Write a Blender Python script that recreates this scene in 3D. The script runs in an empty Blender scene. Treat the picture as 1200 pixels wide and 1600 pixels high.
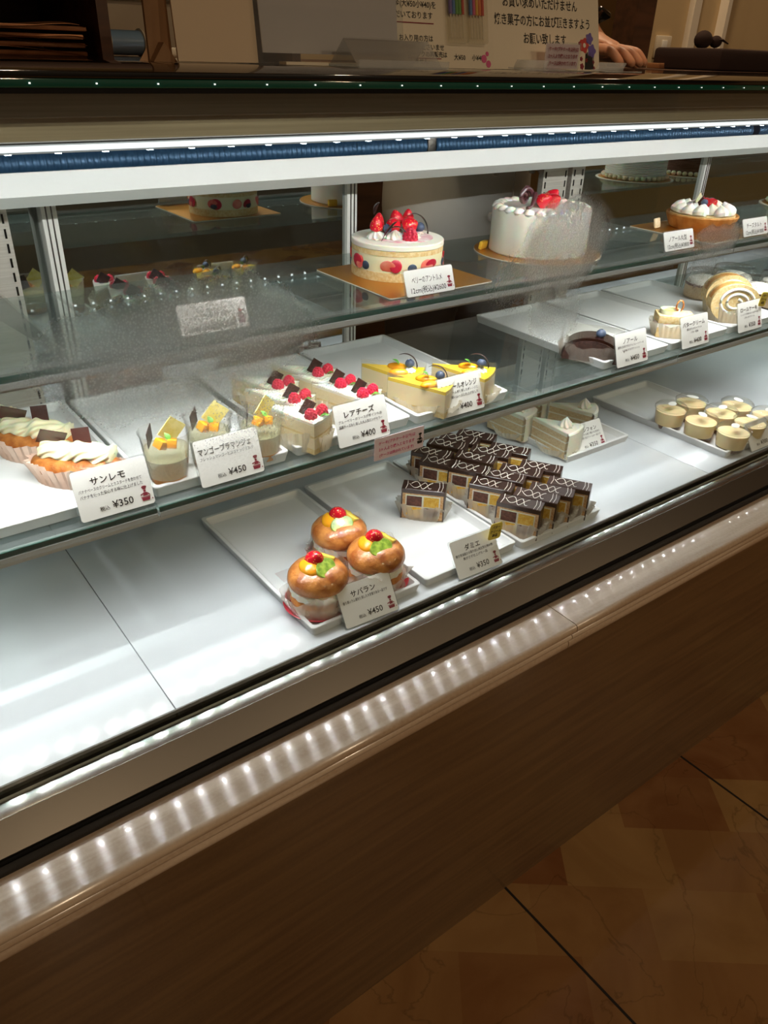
import bpy, bmesh, math, random
from mathutils import Vector, Matrix
random.seed(7)
C = bpy.context.scene.collection
sc = bpy.context.scene
PI = math.pi

# ------------------------------------------------------------------ camera
cam_data = bpy.data.cameras.new('camera'); cam = bpy.data.objects.new('camera', cam_data); C.objects.link(cam)
R = ((0.80239813, 0.28384394, -0.52496653), (-0.59605955, 0.42465096, -0.68145768), (0.02949991, 0.85971168, 0.50992703))
cam.matrix_world = Matrix.Translation((0, 0, 1.25)) @ Matrix(R).to_4x4()
cam_data.sensor_fit = 'VERTICAL'; cam_data.sensor_height = 36.0; cam_data.lens = 27.225
cam_data.clip_start = 0.02; cam_data.clip_end = 50
sc.camera = cam

# ------------------------------------------------------------------ world, exposure
sc.view_settings.view_transform = 'Standard'; sc.view_settings.look = 'None'
sc.view_settings.gamma = 1.0; sc.view_settings.exposure = 0.12; sc.view_settings.use_curve_mapping = False
world = bpy.data.worlds.new('world'); sc.world = world; world.use_nodes = True
world.node_tree.nodes['Background'].inputs[0].default_value = (1.0, 0.62, 0.34, 1)
world.node_tree.nodes['Background'].inputs[1].default_value = 0.02
sc.cycles.transparent_max_bounces = 24
sc.cycles.max_bounces = 8; sc.cycles.diffuse_bounces = 4; sc.cycles.glossy_bounces = 4; sc.cycles.transmission_bounces = 6
sc.cycles.sample_clamp_indirect = 4.0
STRIP_W = (6.6, 4.8, 2.6)         # watts: hood strip, upper shelf strip, lower shelf strip
LED_CHIP = 22.0
LED_COL = (1.0, 0.97, 0.985)
ROOM_W = 8.5


# ------------------------------------------------------------------ materials
def lin(c):
    return tuple((v/12.92 if v <= 0.04045 else ((v+0.055)/1.055)**2.4) for v in c)
def hexc(h):
    return lin(tuple(int(h[i:i+2], 16)/255 for i in (0, 2, 4)))
def newmat(name):
    m = bpy.data.materials.new(name); m.use_nodes = True
    nt = m.node_tree
    return m, nt, nt.nodes['Principled BSDF'], nt.nodes['Material Output']
def P(name, col, rough=0.5, metal=0.0, coat=0.0, sss=0.0, spec=None, emit=None, es=0.0, aniso=None):
    m, nt, b, o = newmat(name)
    b.inputs['Base Color'].default_value = (*hexc(col), 1)
    b.inputs['Roughness'].default_value = rough; b.inputs['Metallic'].default_value = metal
    b.inputs['Coat Weight'].default_value = coat; b.inputs['Coat Roughness'].default_value = 0.08
    if sss:
        b.inputs['Subsurface Weight'].default_value = sss; b.inputs['Subsurface Scale'].default_value = 0.004
    if spec is not None: b.inputs['Specular IOR Level'].default_value = spec
    if emit:
        b.inputs['Emission Color'].default_value = (*hexc(emit), 1); b.inputs['Emission Strength'].default_value = es
    if aniso is not None: b.inputs['Anisotropic'].default_value = aniso
    return m
def N(name, c1, c2, scale=30, rough=0.5, bump=0.0, bscale=None, lo=0.35, hi=0.65, stretch=(1, 1, 1), metal=0.0, coat=0.0, detail=4, rot=0.0, voro=False):
    """two-tone noise material with optional bump"""
    m, nt, b, o = newmat(name)
    L = nt.links.new
    tc = nt.nodes.new('ShaderNodeTexCoord'); mp = nt.nodes.new('ShaderNodeMapping')
    mp.inputs['Scale'].default_value = stretch; mp.inputs['Rotation'].default_value = (0, 0, rot)
    L(tc.outputs['Object'], mp.inputs[0])
    if voro:
        n = nt.nodes.new('ShaderNodeTexVoronoi'); n.inputs['Scale'].default_value = scale; fac = n.outputs['Distance']
    else:
        n = nt.nodes.new('ShaderNodeTexNoise'); n.inputs['Scale'].default_value = scale; n.inputs['Detail'].default_value = detail; fac = n.outputs['Fac']
    L(mp.outputs[0], n.inputs['Vector'])
    r = nt.nodes.new('ShaderNodeValToRGB'); r.color_ramp.elements[0].position = lo; r.color_ramp.elements[1].position = hi
    r.color_ramp.elements[0].color = (*hexc(c1), 1); r.color_ramp.elements[1].color = (*hexc(c2), 1)
    L(fac, r.inputs[0]); L(r.outputs[0], b.inputs['Base Color'])
    b.inputs['Roughness'].default_value = rough; b.inputs['Metallic'].default_value = metal
    b.inputs['Coat Weight'].default_value = coat; b.inputs['Coat Roughness'].default_value = 0.1
    if bump:
        n2 = nt.nodes.new('ShaderNodeTexNoise'); n2.inputs['Scale'].default_value = bscale or scale*2; n2.inputs['Detail'].default_value = 3
        L(mp.outputs[0], n2.inputs['Vector'])
        bp = nt.nodes.new('ShaderNodeBump'); bp.inputs['Strength'].default_value = bump; bp.inputs['Distance'].default_value = 0.001
        L(n2.outputs['Fac'], bp.inputs['Height']); L(bp.outputs[0], b.inputs['Normal'])
    return m
def both_sides(nt, fr, ior):
    """same surface reflection seen from either side of a thin sheet"""
    g = nt.nodes.new('ShaderNodeNewGeometry'); mr = nt.nodes.new('ShaderNodeMapRange')
    mr.inputs['To Min'].default_value = ior; mr.inputs['To Max'].default_value = 1/ior
    nt.links.new(g.outputs['Backfacing'], mr.inputs['Value']); nt.links.new(mr.outputs[0], fr.inputs[0])
def FILM(name, tint='ffffff', opacity=0.1, rough=0.05, film='ffffff', refl=1.0):
    """thin clear sheet: transparent + a little diffuse/translucent + fresnel gloss"""
    m, nt, b, o = newmat(name); nt.nodes.remove(b); L = nt.links.new
    tr = nt.nodes.new('ShaderNodeBsdfTransparent'); tr.inputs[0].default_value = (*hexc(tint), 1)
    df = nt.nodes.new('ShaderNodeBsdfDiffuse'); df.inputs[0].default_value = (*hexc(film), 1)
    tl = nt.nodes.new('ShaderNodeBsdfTranslucent'); tl.inputs[0].default_value = (*hexc(film), 1)
    m0 = nt.nodes.new('ShaderNodeMixShader'); m0.inputs[0].default_value = 0.5
    L(df.outputs[0], m0.inputs[1]); L(tl.outputs[0], m0.inputs[2])
    m1 = nt.nodes.new('ShaderNodeMixShader'); m1.inputs[0].default_value = opacity
    L(tr.outputs[0], m1.inputs[1]); L(m0.outputs[0], m1.inputs[2])
    gl = nt.nodes.new('ShaderNodeBsdfGlossy'); gl.inputs['Roughness'].default_value = rough
    fr = nt.nodes.new('ShaderNodeFresnel'); both_sides(nt, fr, 1.45)
    mm = nt.nodes.new('ShaderNodeMath'); mm.operation = 'MULTIPLY'; mm.inputs[1].default_value = refl; L(fr.outputs[0], mm.inputs[0])
    m2 = nt.nodes.new('ShaderNodeMixShader'); L(mm.outputs[0], m2.inputs[0]); L(m1.outputs[0], m2.inputs[1]); L(gl.outputs[0], m2.inputs[2])
    L(m2.outputs[0], o.inputs[0])
    return m

M = dict(
    steel=N('brushed_steel', 'b8b1a6', 'cac4b9', 6, 0.4, 0.05, 300, stretch=(1, 60, 60), metal=0.25),
    steel_dark=P('steel_band', '66625c', 0.36, 1.0),
    chrome=P('polished_flange', 'e2e2dc', 0.07, 1.0),
    rubber=P('black_rubber', '0c0b0a', 0.45),
    black=P('black_enamel', '060606', 0.2),
    deck=P('white_deck', 'cdd1d5', 0.2, 0.0, 0.2),
    white=P('white_plastic', 'eceae4', 0.3),
    tray=P('tray_plastic', 'e6e6e6', 0.3),
    barwhite=P('white_housing', 'f6f6f2', 0.45),
    frame=P('aluminium_frame', 'e6e4dc', 0.45),
    mirror=P('dark_mirror_glass', 'b4bab8', 0.02, 1.0),
    coil=P('blue_coil', '2f5270', 0.35, 0.4),
    glass=FILM('clear_glass', 'eff6f3', 0.0, 0.0, refl=1.0),
    shelfglass=FILM('shelf_glass', 'f0f5f3', 0.07, 0.02, 'bccfd0'),
    edge=P('green_glass_edge', '0b5347', 0.06, 0, 0.6),
    topglass=P('counter_top_glass', '0a0807', 0.03, 0, 0.5),
    darksponge=N('dark_cocoa_sponge', '2c1814', '46281f', 320, 0.8, 0.5, 500),
    collar=FILM('crinkled_collar', 'ffffff', 0.34, 0.12, 'fbf6ea'),
    milkchoc=P('reddish_chocolate_plate', '4d2c27', 0.3, coat=0.4), thincase=FILM('thin_wax_case', 'ffffff', 0.34, 0.2, 'd8cabc'),
    led=P('led_or_glint_dot', 'ffffff', 0.5, emit='eef4ff', es=LED_CHIP),
    edgeglint=P('painted_led_glint', 'ffffff', 0.5, emit='e8f2ea', es=1.2),  # glow painted in for the led reflections along the counter glass edge
    lens=P('diffuser_lens', 'ffffff', 0.5, emit='f4f6ff', es=1.1),
    alu=P('aluminium_rail', 'c8cbca', 0.4, 0.15),
    acrylic=FILM('clear_acrylic', 'f6f8f8', 0.06, 0.03), acrylic2=FILM('thick_acrylic', 'eef0f0', 0.22, 0.05, refl=1.5),
    film=FILM('clear_film', 'fbfbf8', 0.10, 0.08, 'fff8ea'),
    cup=FILM('cup_plastic', 'fdfdfc', 0.02, 0.02, refl=1.2), jelly=FILM('clear_jelly', 'fcfbea', 0.18, 0.05, 'fcfae0'),
    card=P('tag_card', 'f1efea', 0.55), ink=P('black_ink', '15120f', 0.6), redink=P('wine_ink', '8a2336', 0.6),
    pinkink=P('pink_ink', 'd4417c', 0.6), pinkcard=P('pale_pink_card', 'f6dfe6', 0.6), yellowcard=P('yellow_card', 'efd65c', 0.6),
    cream=P('whipped_cream', 'fbf5e6', 0.45, sss=0.3), custard=P('custard_cream', 'f9efc8', 0.4, sss=0.3),
    sponge=N('yellow_sponge', 'e2bd7c', 'f2dca8', 260, 0.85, 0.6, 500), sponge_pale=N('pale_sponge', 'e8cfa0', 'f6e8c8', 260, 0.85, 0.6, 500),
    teasponge=N('tea_sponge', 'd9b78c', 'ecd4ae', 320, 0.9, 0.6, 500), brownsponge=N('cocoa_sponge', '4e3029', '6d463a', 320, 0.9, 0.6, 500),
    yelsponge=N('egg_sponge', 'dfa93c', 'f1cb66', 320, 0.9, 0.6, 500), tansponge=N('almond_sponge', 'c4905a', 'e8c294', 300, 0.85, 0.5, 500),
    choc=P('dark_chocolate', '34221d', 0.28, coat=0.3), chocplate=N('printed_chocolate', '2a1a16', '7a4f44', 380, 0.35, lo=0.6, hi=0.66),
    icing=P('white_icing', 'f2ece0', 0.5), glaze=P('mirror_chocolate', '2a1613', 0.08, coat=1.0),
    bun=N('baked_bun', '9a4f1c', 'd98f48', 60, 0.35, 0.9, 260, coat=0.6, detail=8), crust=N('tart_crust', 'b9772f', 'dda258', 60, 0.7, 0.7, 400),
    straw=N('strawberry_skin', 'f0d060', 'd4152a', 330, 0.25, lo=0.13, hi=0.24, coat=0.5, voro=True), strawcut=N('strawberry_flesh', 'e8433f', 'f59a86', 60, 0.3, coat=0.5),
    rasp=P('raspberry_red', 'c4213f', 0.35, sss=0.2), blue=N('blueberry_skin', '1b2233', '4a5a74', 80, 0.5), leaf=P('mint_leaf', '4f8a2a', 0.5),
    kiwi=N('kiwi_flesh', '6f8f22', 'adc24a', 160, 0.3, coat=0.3), orange=P('orange_segment', 'f4a51c', 0.2, coat=0.8, sss=0.3),
    pine=N('pineapple_piece', 'd9b32c', 'f1d867', 90, 0.25, coat=0.8), yglaze=P('orange_mirror_glaze', 'f6cf2e', 0.08, coat=1.0),
    mousse=P('ivory_mousse', 'f8e6c0', 0.5, sss=0.2), caramel=P('caramel', '4a2712', 0.3, coat=0.5), pudding=P('egg_pudding', 'fbe2ae', 0.4, sss=0.2),
    mango=P('mango_jelly', 'e59028', 0.15, coat=0.6), blanc=FILM('coconut_blancmange', 'f6f8ee', 0.5, 0.2, 'fdfdf4'), ychoc=N('yellow_chocolate_plate', 'd8c24e', 'eee09a', 90, 0.4),
    paperpink=N('pink_paper', 'e6bfa8', 'f6dcca', 40, 0.7), paper=FILM('glassine_paper', 'ffffff', 0.72, 0.25, 'faf3e2'),
    paperclear=FILM('wax_paper', 'ffffff', 0.62, 0.2, 'f6f1e6'),
    red=P('red_foil', 'c01f35', 0.3, coat=0.5), gold=P('gold_board', 'c98a2c', 0.32, 0.75), goldw=P('board_edge', 'e8e0cc', 0.6), sticker=P('gold_sticker', 'cbb04a', 0.3, 0.6),
    powder=N('sugar_powder', 'f4efe6', '8c6a54', 120, 0.9, 0.8, 300, lo=0.52, hi=0.7), blacktray=P('black_tray', '17191d', 0.25),
    kraft=N('kraft_paper', '8a5a36', 'a87348', 12, 0.8), wood_dark=N('dark_wood', '3a2416', '553521', 5, 0.5, stretch=(1, 8, 8)),
    cloth=P('brown_cloth', '2e1a14', 0.9), ribbon=P('blue_ribbon', '8fb4d8', 0.3, coat=0.4), cream_paper=P('cream_paper', 'efe6d0', 0.7),
    board=P('beige_board', 'e0cdb2', 0.8), greypaper=P('grey_paper', 'dcd6d8', 0.7), wall=P('beige_wall', 'cdb48a', 0.85), darkwall=P('charcoal_wall', '6c6c6e', 0.8), plaster=P('ceiling_white', 'e6dccb', 0.9),
    switch=P('switch_plate', 'dfd3bd', 0.5), skin=P('skin', 'c98e6c', 0.5, sss=0.2), hair=P('black_hair', '15100d', 0.6), coat=N('white_chef_coat', 'dcd6cc', 'ebe6dd', 8, 0.85, 0.3, 60),
    trousers=P('dark_trousers', '1d1c20', 0.9), watch=P('black_watch', '0e0f12', 0.15, coat=0.6), button=P('coat_button', 'd9d3c8', 0.4),
    lampglow=P('warm_lamp_glow', 'ffffff', 0.5, emit='ffc27a', es=14), cardboard=N('cardboard_stand', '8c6a4a', 'a17d59', 10, 0.8),
)
for nm, h in (('cblue', '3f7fc8'), ('cgreen', '5aa63c'), ('cred', 'c8342c'), ('cyellow', 'e0b428'), ('cpink', 'd9508c'), ('corange', 'e27a2c'), ('cpurple', '6a59b0')):
    M[nm] = P('candle_'+nm[1:], h, 0.4)

# oak ledge: pale fine grain along X with a polyester gloss
def wood(name, c1, c2, rough, coat, brushed=False):
    m, nt, b, o = newmat(name); L = nt.links.new
    tc = nt.nodes.new('ShaderNodeTexCoord'); mp = nt.nodes.new('ShaderNodeMapping'); mp.inputs['Scale'].default_value = (1.2, 22, 22)
    L(tc.outputs['Object'], mp.inputs[0])
    n = nt.nodes.new('ShaderNodeTexNoise'); n.inputs['Scale'].default_value = 3.0; n.inputs['Detail'].default_value = 8; n.inputs['Distortion'].default_value = 0.6
    L(mp.outputs[0], n.inputs['Vector'])
    n2 = nt.nodes.new('ShaderNodeTexNoise'); n2.inputs['Scale'].default_value = 220; L(tc.outputs['Object'], n2.inputs['Vector'])
    mx = nt.nodes.new('ShaderNodeMath'); mx.operation = 'MULTIPLY_ADD'; mx.inputs[1].default_value = 0.25; L(n2.outputs['Fac'], mx.inputs[0]); L(n.outputs['Fac'], mx.inputs[2])
    r = nt.nodes.new('ShaderNodeValToRGB'); r.color_ramp.elements[0].position = 0.45; r.color_ramp.elements[1].position = 0.8
    r.color_ramp.elements[0].color = (*hexc(c1), 1); r.color_ramp.elements[1].color = (*hexc(c2), 1)
    L(mx.outputs[0], r.inputs[0]); L(r.outputs[0], b.inputs['Base Color'])
    b.inputs['Roughness'].default_value = rough; b.inputs['Coat Weight'].default_value = coat; b.inputs['Coat Roughness'].default_value = 0.035
    if brushed:
        c = nt.nodes.new('ShaderNodeCombineXYZ'); c.inputs[1].default_value = 1.0; c.inputs[2].default_value = -0.35
        b.inputs['Anisotropic'].default_value = 0.95; L(c.outputs[0], b.inputs['Tangent']); b.inputs['Specular IOR Level'].default_value = 0.7
    return m
def along_y(nt, b, an):
    c = nt.nodes.new('ShaderNodeCombineXYZ'); c.inputs[1].default_value = 1.0
    b.inputs['Anisotropic'].default_value = an; nt.links.new(c.outputs[0], b.inputs['Tangent'])
def streaky(name, col, rough, an):
    m, nt, b, o = newmat(name); b.inputs['Base Color'].default_value = (*hexc(col), 1)
    b.inputs['Metallic'].default_value = 1.0; b.inputs['Roughness'].default_value = rough; along_y(nt, b, an); return m
M['chrome'] = streaky('polished_flange', 'dcdcd4', 0.19, 0.97)
M['oak'] = wood('limed_oak', 'b4a08a', 'd2c3b0', 0.2, 0.16, True)
M['oakpanel'] = wood('oak_panel', '5e4830', '735a3c', 0.4, 0.3)

# front glass with patches of condensation
def fog_glass():
    m, nt, b, o = newmat('front_glass_with_condensation'); nt.nodes.remove(b); L = nt.links.new
    def nd(t, **k):
        n = nt.nodes.new(t)
        for a, v in k.items(): setattr(n, a, v)
        return n
    tc = nd('ShaderNodeTexCoord')
    wn = nd('ShaderNodeTexNoise'); wn.inputs['Scale'].default_value = 14; wn.inputs['Detail'].default_value = 5; L(tc.outputs['Object'], wn.inputs['Vector'])
    sub = nd('ShaderNodeVectorMath', operation='SUBTRACT'); sub.inputs[1].default_value = (0.5, 0.5, 0.5); L(wn.outputs['Color'], sub.inputs[0])
    scl = nd('ShaderNodeVectorMath', operation='SCALE'); scl.inputs['Scale'].default_value = 0.05; L(sub.outputs[0], scl.inputs[0])
    add = nd('ShaderNodeVectorMath', operation='ADD'); L(tc.outputs['Object'], add.inputs[0]); L(scl.outputs[0], add.inputs[1])
    tot = None
    for (cx, cz, rx, rz, amp, soft) in ((0.245, 1.036, 0.130, 0.062, 0.98, 0.55), (0.700, 1.068, 0.075, 0.056, 0.98, 0.3), (0.700, 1.005, 0.060, 0.055, 0.5, 0.7),
                                  (1.005, 1.050, 0.052, 0.022, 0.8, 0.4), (0.985, 1.015, 0.045, 0.04, 0.4, 0.7), (0.30, 0.955, 0.14, 0.05, 0.30, 0.9), (0.64, 1.045, 0.09, 0.05, 0.35, 0.7)):
        s = nd('ShaderNodeVectorMath', operation='SUBTRACT'); s.inputs[1].default_value = (cx, 0, cz); L(add.outputs[0], s.inputs[0])
        d = nd('ShaderNodeVectorMath', operation='MULTIPLY'); d.inputs[1].default_value = (1/rx, 0, 1/rz); L(s.outputs[0], d.inputs[0])
        ln = nd('ShaderNodeVectorMath', operation='LENGTH'); L(d.outputs[0], ln.inputs[0])
        mr = nd('ShaderNodeMapRange', interpolation_type='SMOOTHSTEP'); mr.inputs['From Min'].default_value = 1.0+soft*0.4; mr.inputs['From Max'].default_value = 1.0-soft
        mr.inputs['To Min'].default_value = 0; mr.inputs['To Max'].default_value = amp; L(ln.outputs['Value'], mr.inputs['Value'])
        if tot is None: tot = mr.outputs[0]
        else:
            mx = nd('ShaderNodeMath', operation='MAXIMUM'); L(tot, mx.inputs[0]); L(mr.outputs[0], mx.inputs[1]); tot = mx.outputs[0]
    # fine droplets
    vo = nd('ShaderNodeTexVoronoi'); vo.inputs['Scale'].default_value = 430; L(tc.outputs['Object'], vo.inputs['Vector'])
    dr = nd('ShaderNodeMapRange'); dr.inputs['From Min'].default_value = 0.15; dr.inputs['From Max'].default_value = 0.55; dr.inputs['To Min'].default_value = 1.0; dr.inputs['To Max'].default_value = 0.72
    L(vo.outputs['Distance'], dr.inputs['Value'])
    mask = nd('ShaderNodeMath', operation='MULTIPLY'); L(tot, mask.inputs[0]); L(dr.outputs[0], mask.inputs[1])
    sx = nd('ShaderNodeSeparateXYZ'); L(tc.outputs['Object'], sx.inputs[0])
    inner = nd('ShaderNodeMath', operation='GREATER_THAN'); inner.inputs[1].default_value = 0.589; L(sx.outputs[1], inner.inputs[0])   # the mist sits on the inside face
    m_in = nd('ShaderNodeMath', operation='MULTIPLY'); L(mask.outputs[0], m_in.inputs[0]); L(inner.outputs[0], m_in.inputs[1]); mask = m_in
    tr = nd('ShaderNodeBsdfTransparent'); tr.inputs[0].default_value = (*hexc('f6faf8'), 1)
    gl = nd('ShaderNodeBsdfGlossy'); gl.inputs['Roughness'].default_value = 0.0
    fr = nd('ShaderNodeFresnel'); both_sides(nt, fr, 1.3)
    m1 = nd('ShaderNodeMixShader'); L(fr.outputs[0], m1.inputs[0]); L(tr.outputs[0], m1.inputs[1]); L(gl.outputs[0], m1.inputs[2])
    rf = nd('ShaderNodeBsdfRefraction'); rf.inputs['Color'].default_value = (0.97, 0.98, 0.97, 1); rf.inputs['Roughness'].default_value = 0.42; rf.inputs['IOR'].default_value = 1.1
    bp = nd('ShaderNodeBump'); bp.inputs['Strength'].default_value = 1.0; bp.inputs['Distance'].default_value = 0.003; L(vo.outputs['Distance'], bp.inputs['Height']); L(bp.outputs[0], rf.inputs['Normal'])
    tl = nd('ShaderNodeBsdfTranslucent'); tl.inputs[0].default_value = (0.98, 1.0, 0.98, 1)
    m2 = nd('ShaderNodeMixShader'); m2.inputs[0].default_value = 0.72; L(rf.outputs[0], m2.inputs[1]); L(tl.outputs[0], m2.inputs[2])
    m3 = nd('ShaderNodeMixShader'); L(mask.outputs[0], m3.inputs[0]); L(m1.outputs[0], m3.inputs[1]); L(m2.outputs[0], m3.inputs[2])
    L(m3.outputs[0], o.inputs[0])
    return m
M['fogglass'] = fog_glass()

# marble floor: large tiles with dark joints, each a patchwork of beige and red-brown stone
def marble():
    m, nt, b, o = newmat('marble_patchwork_floor'); L = nt.links.new
    def nd(t, **k):
        n = nt.nodes.new(t)
        for a, v in k.items(): setattr(n, a, v)
        return n
    tc = nd('ShaderNodeTexCoord'); mp = nd('ShaderNodeMapping'); mp.inputs['Rotation'].default_value = (0, 0, math.radians(38)); mp.inputs['Location'].default_value = (0.06, 0.03, 0)
    L(tc.outputs['Object'], mp.inputs[0])
    br = nd('ShaderNodeTexBrick'); br.offset = 0.35; br.inputs['Scale'].default_value = 1.0; br.inputs['Brick Width'].default_value = 0.2; br.inputs['Row Height'].default_value = 0.125
    br.inputs['Mortar Size'].default_value = 0.0; br.inputs['Bias'].default_value = -0.1
    br.inputs['Color1'].default_value = (*hexc('a88654'), 1); br.inputs['Color2'].default_value = (*hexc('763c1e'), 1)
    L(mp.outputs[0], br.inputs['Vector'])
    n = nd('ShaderNodeTexNoise'); n.inputs['Scale'].default_value = 5; n.inputs['Detail'].default_value = 9; n.inputs['Distortion'].default_value = 1.5; L(tc.outputs['Object'], n.inputs['Vector'])
    r = nd('ShaderNodeValToRGB'); r.color_ramp.elements[0].position = 0.35; r.color_ramp.elements[1].position = 0.7
    r.color_ramp.elements[0].color = (*hexc('5c3c20'), 1); r.color_ramp.elements[1].color = (*hexc('94764e'), 1); L(n.outputs['Fac'], r.inputs[0])
    mx = nd('ShaderNodeMix', data_type='RGBA'); mx.inputs[0].default_value = 0.38; L(br.outputs['Color'], mx.inputs[6]); L(r.outputs[0], mx.inputs[7])
    # veins
    v = nd('ShaderNodeTexNoise'); v.inputs['Scale'].default_value = 3.5; v.inputs['Detail'].default_value = 10; v.inputs['Distortion'].default_value = 0.8; L(tc.outputs['Object'], v.inputs['Vector'])
    ab = nd('ShaderNodeMath', operation='SUBTRACT'); ab.inputs[1].default_value = 0.5; L(v.outputs['Fac'], ab.inputs[0])
    a2 = nd('ShaderNodeMath', operation='ABSOLUTE'); L(ab.outputs[0], a2.inputs[0])
    vr = nd('ShaderNodeMapRange'); vr.inputs['From Max'].default_value = 0.006; vr.inputs['To Min'].default_value = 0.72; vr.inputs['To Max'].default_value = 1.0; L(a2.outputs[0], vr.inputs['Value'])
    mul = nd('ShaderNodeMix', data_type='RGBA', blend_type='MULTIPLY'); mul.inputs[0].default_value = 1.0; L(mx.outputs[2], mul.inputs[6]); L(vr.outputs[0], mul.inputs[7])
    L(mul.outputs[2], b.inputs['Base Color']); b.inputs['Roughness'].default_value = 0.22
    return m
M['marble'] = marble(); M['joint'] = P('dark_joint', '15100c', 0.7)

# ------------------------------------------------------------------ mesh helpers
class MB:
    def __init__(s): s.bm = bmesh.new()
    def _x(s, vs, loc=(0, 0, 0), rot=(0, 0, 0)):
        from mathutils import Euler
        mt = Matrix.Translation(loc) @ Euler(rot).to_matrix().to_4x4()
        for v in vs: v.co = mt @ v.co
    def box(s, c, d, rot=(0, 0, 0), bev=0.0, seg=2):
        r = bmesh.ops.create_cube(s.bm, size=1.0); vs = r['verts']
        for v in vs: v.co = Vector((v.co.x*d[0], v.co.y*d[1], v.co.z*d[2]))
        if bev:
            es = list({e for v in vs for e in v.link_edges})
            rr = bmesh.ops.bevel(s.bm, geom=es, offset=bev, segments=seg, affect='EDGES', profile=0.5)
            vs = list({v for f in rr['faces'] for v in f.verts} | {v for v in vs if v.is_valid})
        s._x(vs, c, rot); return s
    def b6(s, x0, x1, y0, y1, z0, z1, bev=0.0):
        return s.box(((x0+x1)/2, (y0+y1)/2, (z0+z1)/2), (x1-x0, y1-y0, z1-z0), bev=bev)
    def lathe(s, prof, n=32, c=(0, 0, 0), rot=(0, 0, 0), sx=1, sy=1, ruf=0, nr=0, capb=True, capt=True, a0=0, a1=2*PI):
        """prof: list of (r, z). ruf: relative radial ripple growing with index"""
        full = abs(a1-a0-2*PI) < 1e-6; cnt = n if full else n+1
        rings = []; vs = []
        for i, (r, z) in enumerate(prof):
            ring = []
            for k in range(cnt):
                a = a0+(a1-a0)*k/n
                rr = r*(1+(ruf*math.sin(a*nr) if ruf else 0))
                v = s.bm.verts.new((rr*math.cos(a)*sx, rr*math.sin(a)*sy, z)); ring.append(v); vs.append(v)
            rings.append(ring)
        for i in range(len(rings)-1):
            A, B = rings[i], rings[i+1]
            for k in range(cnt if full else n):
                k2 = (k+1) % cnt
                try: s.bm.faces.new((A[k], A[k2], B[k2], B[k]))
                except ValueError: pass
        if capb and prof[0][0] > 1e-6: s.bm.faces.new(list(reversed(rings[0])))
        if capt and prof[-1][0] > 1e-6: s.bm.faces.new(rings[-1])
        s._x(vs, c, rot); return s
    def cyl(s, r, z0, z1, n=32, c=(0, 0, 0), rot=(0, 0, 0), bev=0.0, sx=1, sy=1):
        p = [(r, z0), (r, z1)] if not bev else [(r-bev, z0), (r, z0+bev), (r, z1-bev), (r-bev, z1)]
        return s.lathe(p, n, c, rot, sx, sy)
    def ball(s, r, c=(0, 0, 0), sc_=(1, 1, 1), n=16, m=10, rot=(0, 0, 0), zmin=-1.0):
        pr = []
        for i in range(m+1):
            t = -PI/2+PI*i/m; z = max(math.sin(t), zmin)
            pr.append((max(math.cos(t)*r, 1e-5), z*r*sc_[2]))
        return s.lathe(pr, n, c, rot, sc_[0], sc_[1])
    def tube(s, pts, rad, n=8, closed=False, flat=1.0):
        pts = [Vector(p) for p in pts]; rr = rad if isinstance(rad, (list, tuple)) else [rad]*len(pts)
        rings = []; up = Vector((0, 0, 1))
        for i, p in enumerate(pts):
            t = (pts[min(i+1, len(pts)-1)]-pts[max(i-1, 0)]).normalized()
            a = t.cross(up)
            if a.length < 1e-3: a = t.cross(Vector((0, 1, 0)))
            a.normalize(); b = a.cross(t).normalized()
            rings.append([s.bm.verts.new(p+(a*math.cos(2*PI*k/n)+b*math.sin(2*PI*k/n)*flat)*rr[i]) for k in range(n)])
        for A, B in zip(rings, rings[1:]):
            for k in range(n): s.bm.faces.new((A[k], A[(k+1) % n], B[(k+1) % n], B[k]))
        s.bm.faces.new(list(reversed(rings[0]))); s.bm.faces.new(rings[-1]); return s
    def prism(s, poly, z0, z1, loc=(0, 0, 0), rot=(0, 0, 0)):
        a = [s.bm.verts.new((x, y, z0)) for x, y in poly]; b = [s.bm.verts.new((x, y, z1)) for x, y in poly]; n = len(poly)
        s.bm.faces.new(list(reversed(a))); s.bm.faces.new(b)
        for k in range(n): s.bm.faces.new((a[k], a[(k+1) % n], b[(k+1) % n], b[k]))
        s._x(a+b, loc, rot); return s
    def wall(s, poly, z0, z1):
        """open sided band following a polygon"""
        a = [s.bm.verts.new((x, y, z0)) for x, y in poly]; b = [s.bm.verts.new((x, y, z1)) for x, y in poly]; n = len(poly)
        for k in range(n): s.bm.faces.new((a[k], a[(k+1) % n], b[(k+1) % n], b[k]))
        return s
    def extr(s, prof, x0, x1):
        """closed (y,z) profile swept along X"""
        a = [s.bm.verts.new((x0, y, z)) for y, z in prof]; b = [s.bm.verts.new((x1, y, z)) for y, z in prof]; n = len(prof)
        s.bm.faces.new(a); s.bm.faces.new(list(reversed(b)))
        for k in range(n): s.bm.faces.new((a[(k+1) % n], a[k], b[k], b[(k+1) % n]))
        return s
    def grid(s, f, nu, nv, closeu=False):
        vs = [[s.bm.verts.new(f(i/nu, j/nv)) for j in range(nv+1)] for i in range(nu if closeu else nu+1)]
        k = len(vs)
        for i in range(nu):
            for j in range(nv):
                s.bm.faces.new((vs[i][j], vs[(i+1) % k][j], vs[(i+1) % k][j+1], vs[i][j+1]))
        return s
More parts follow.
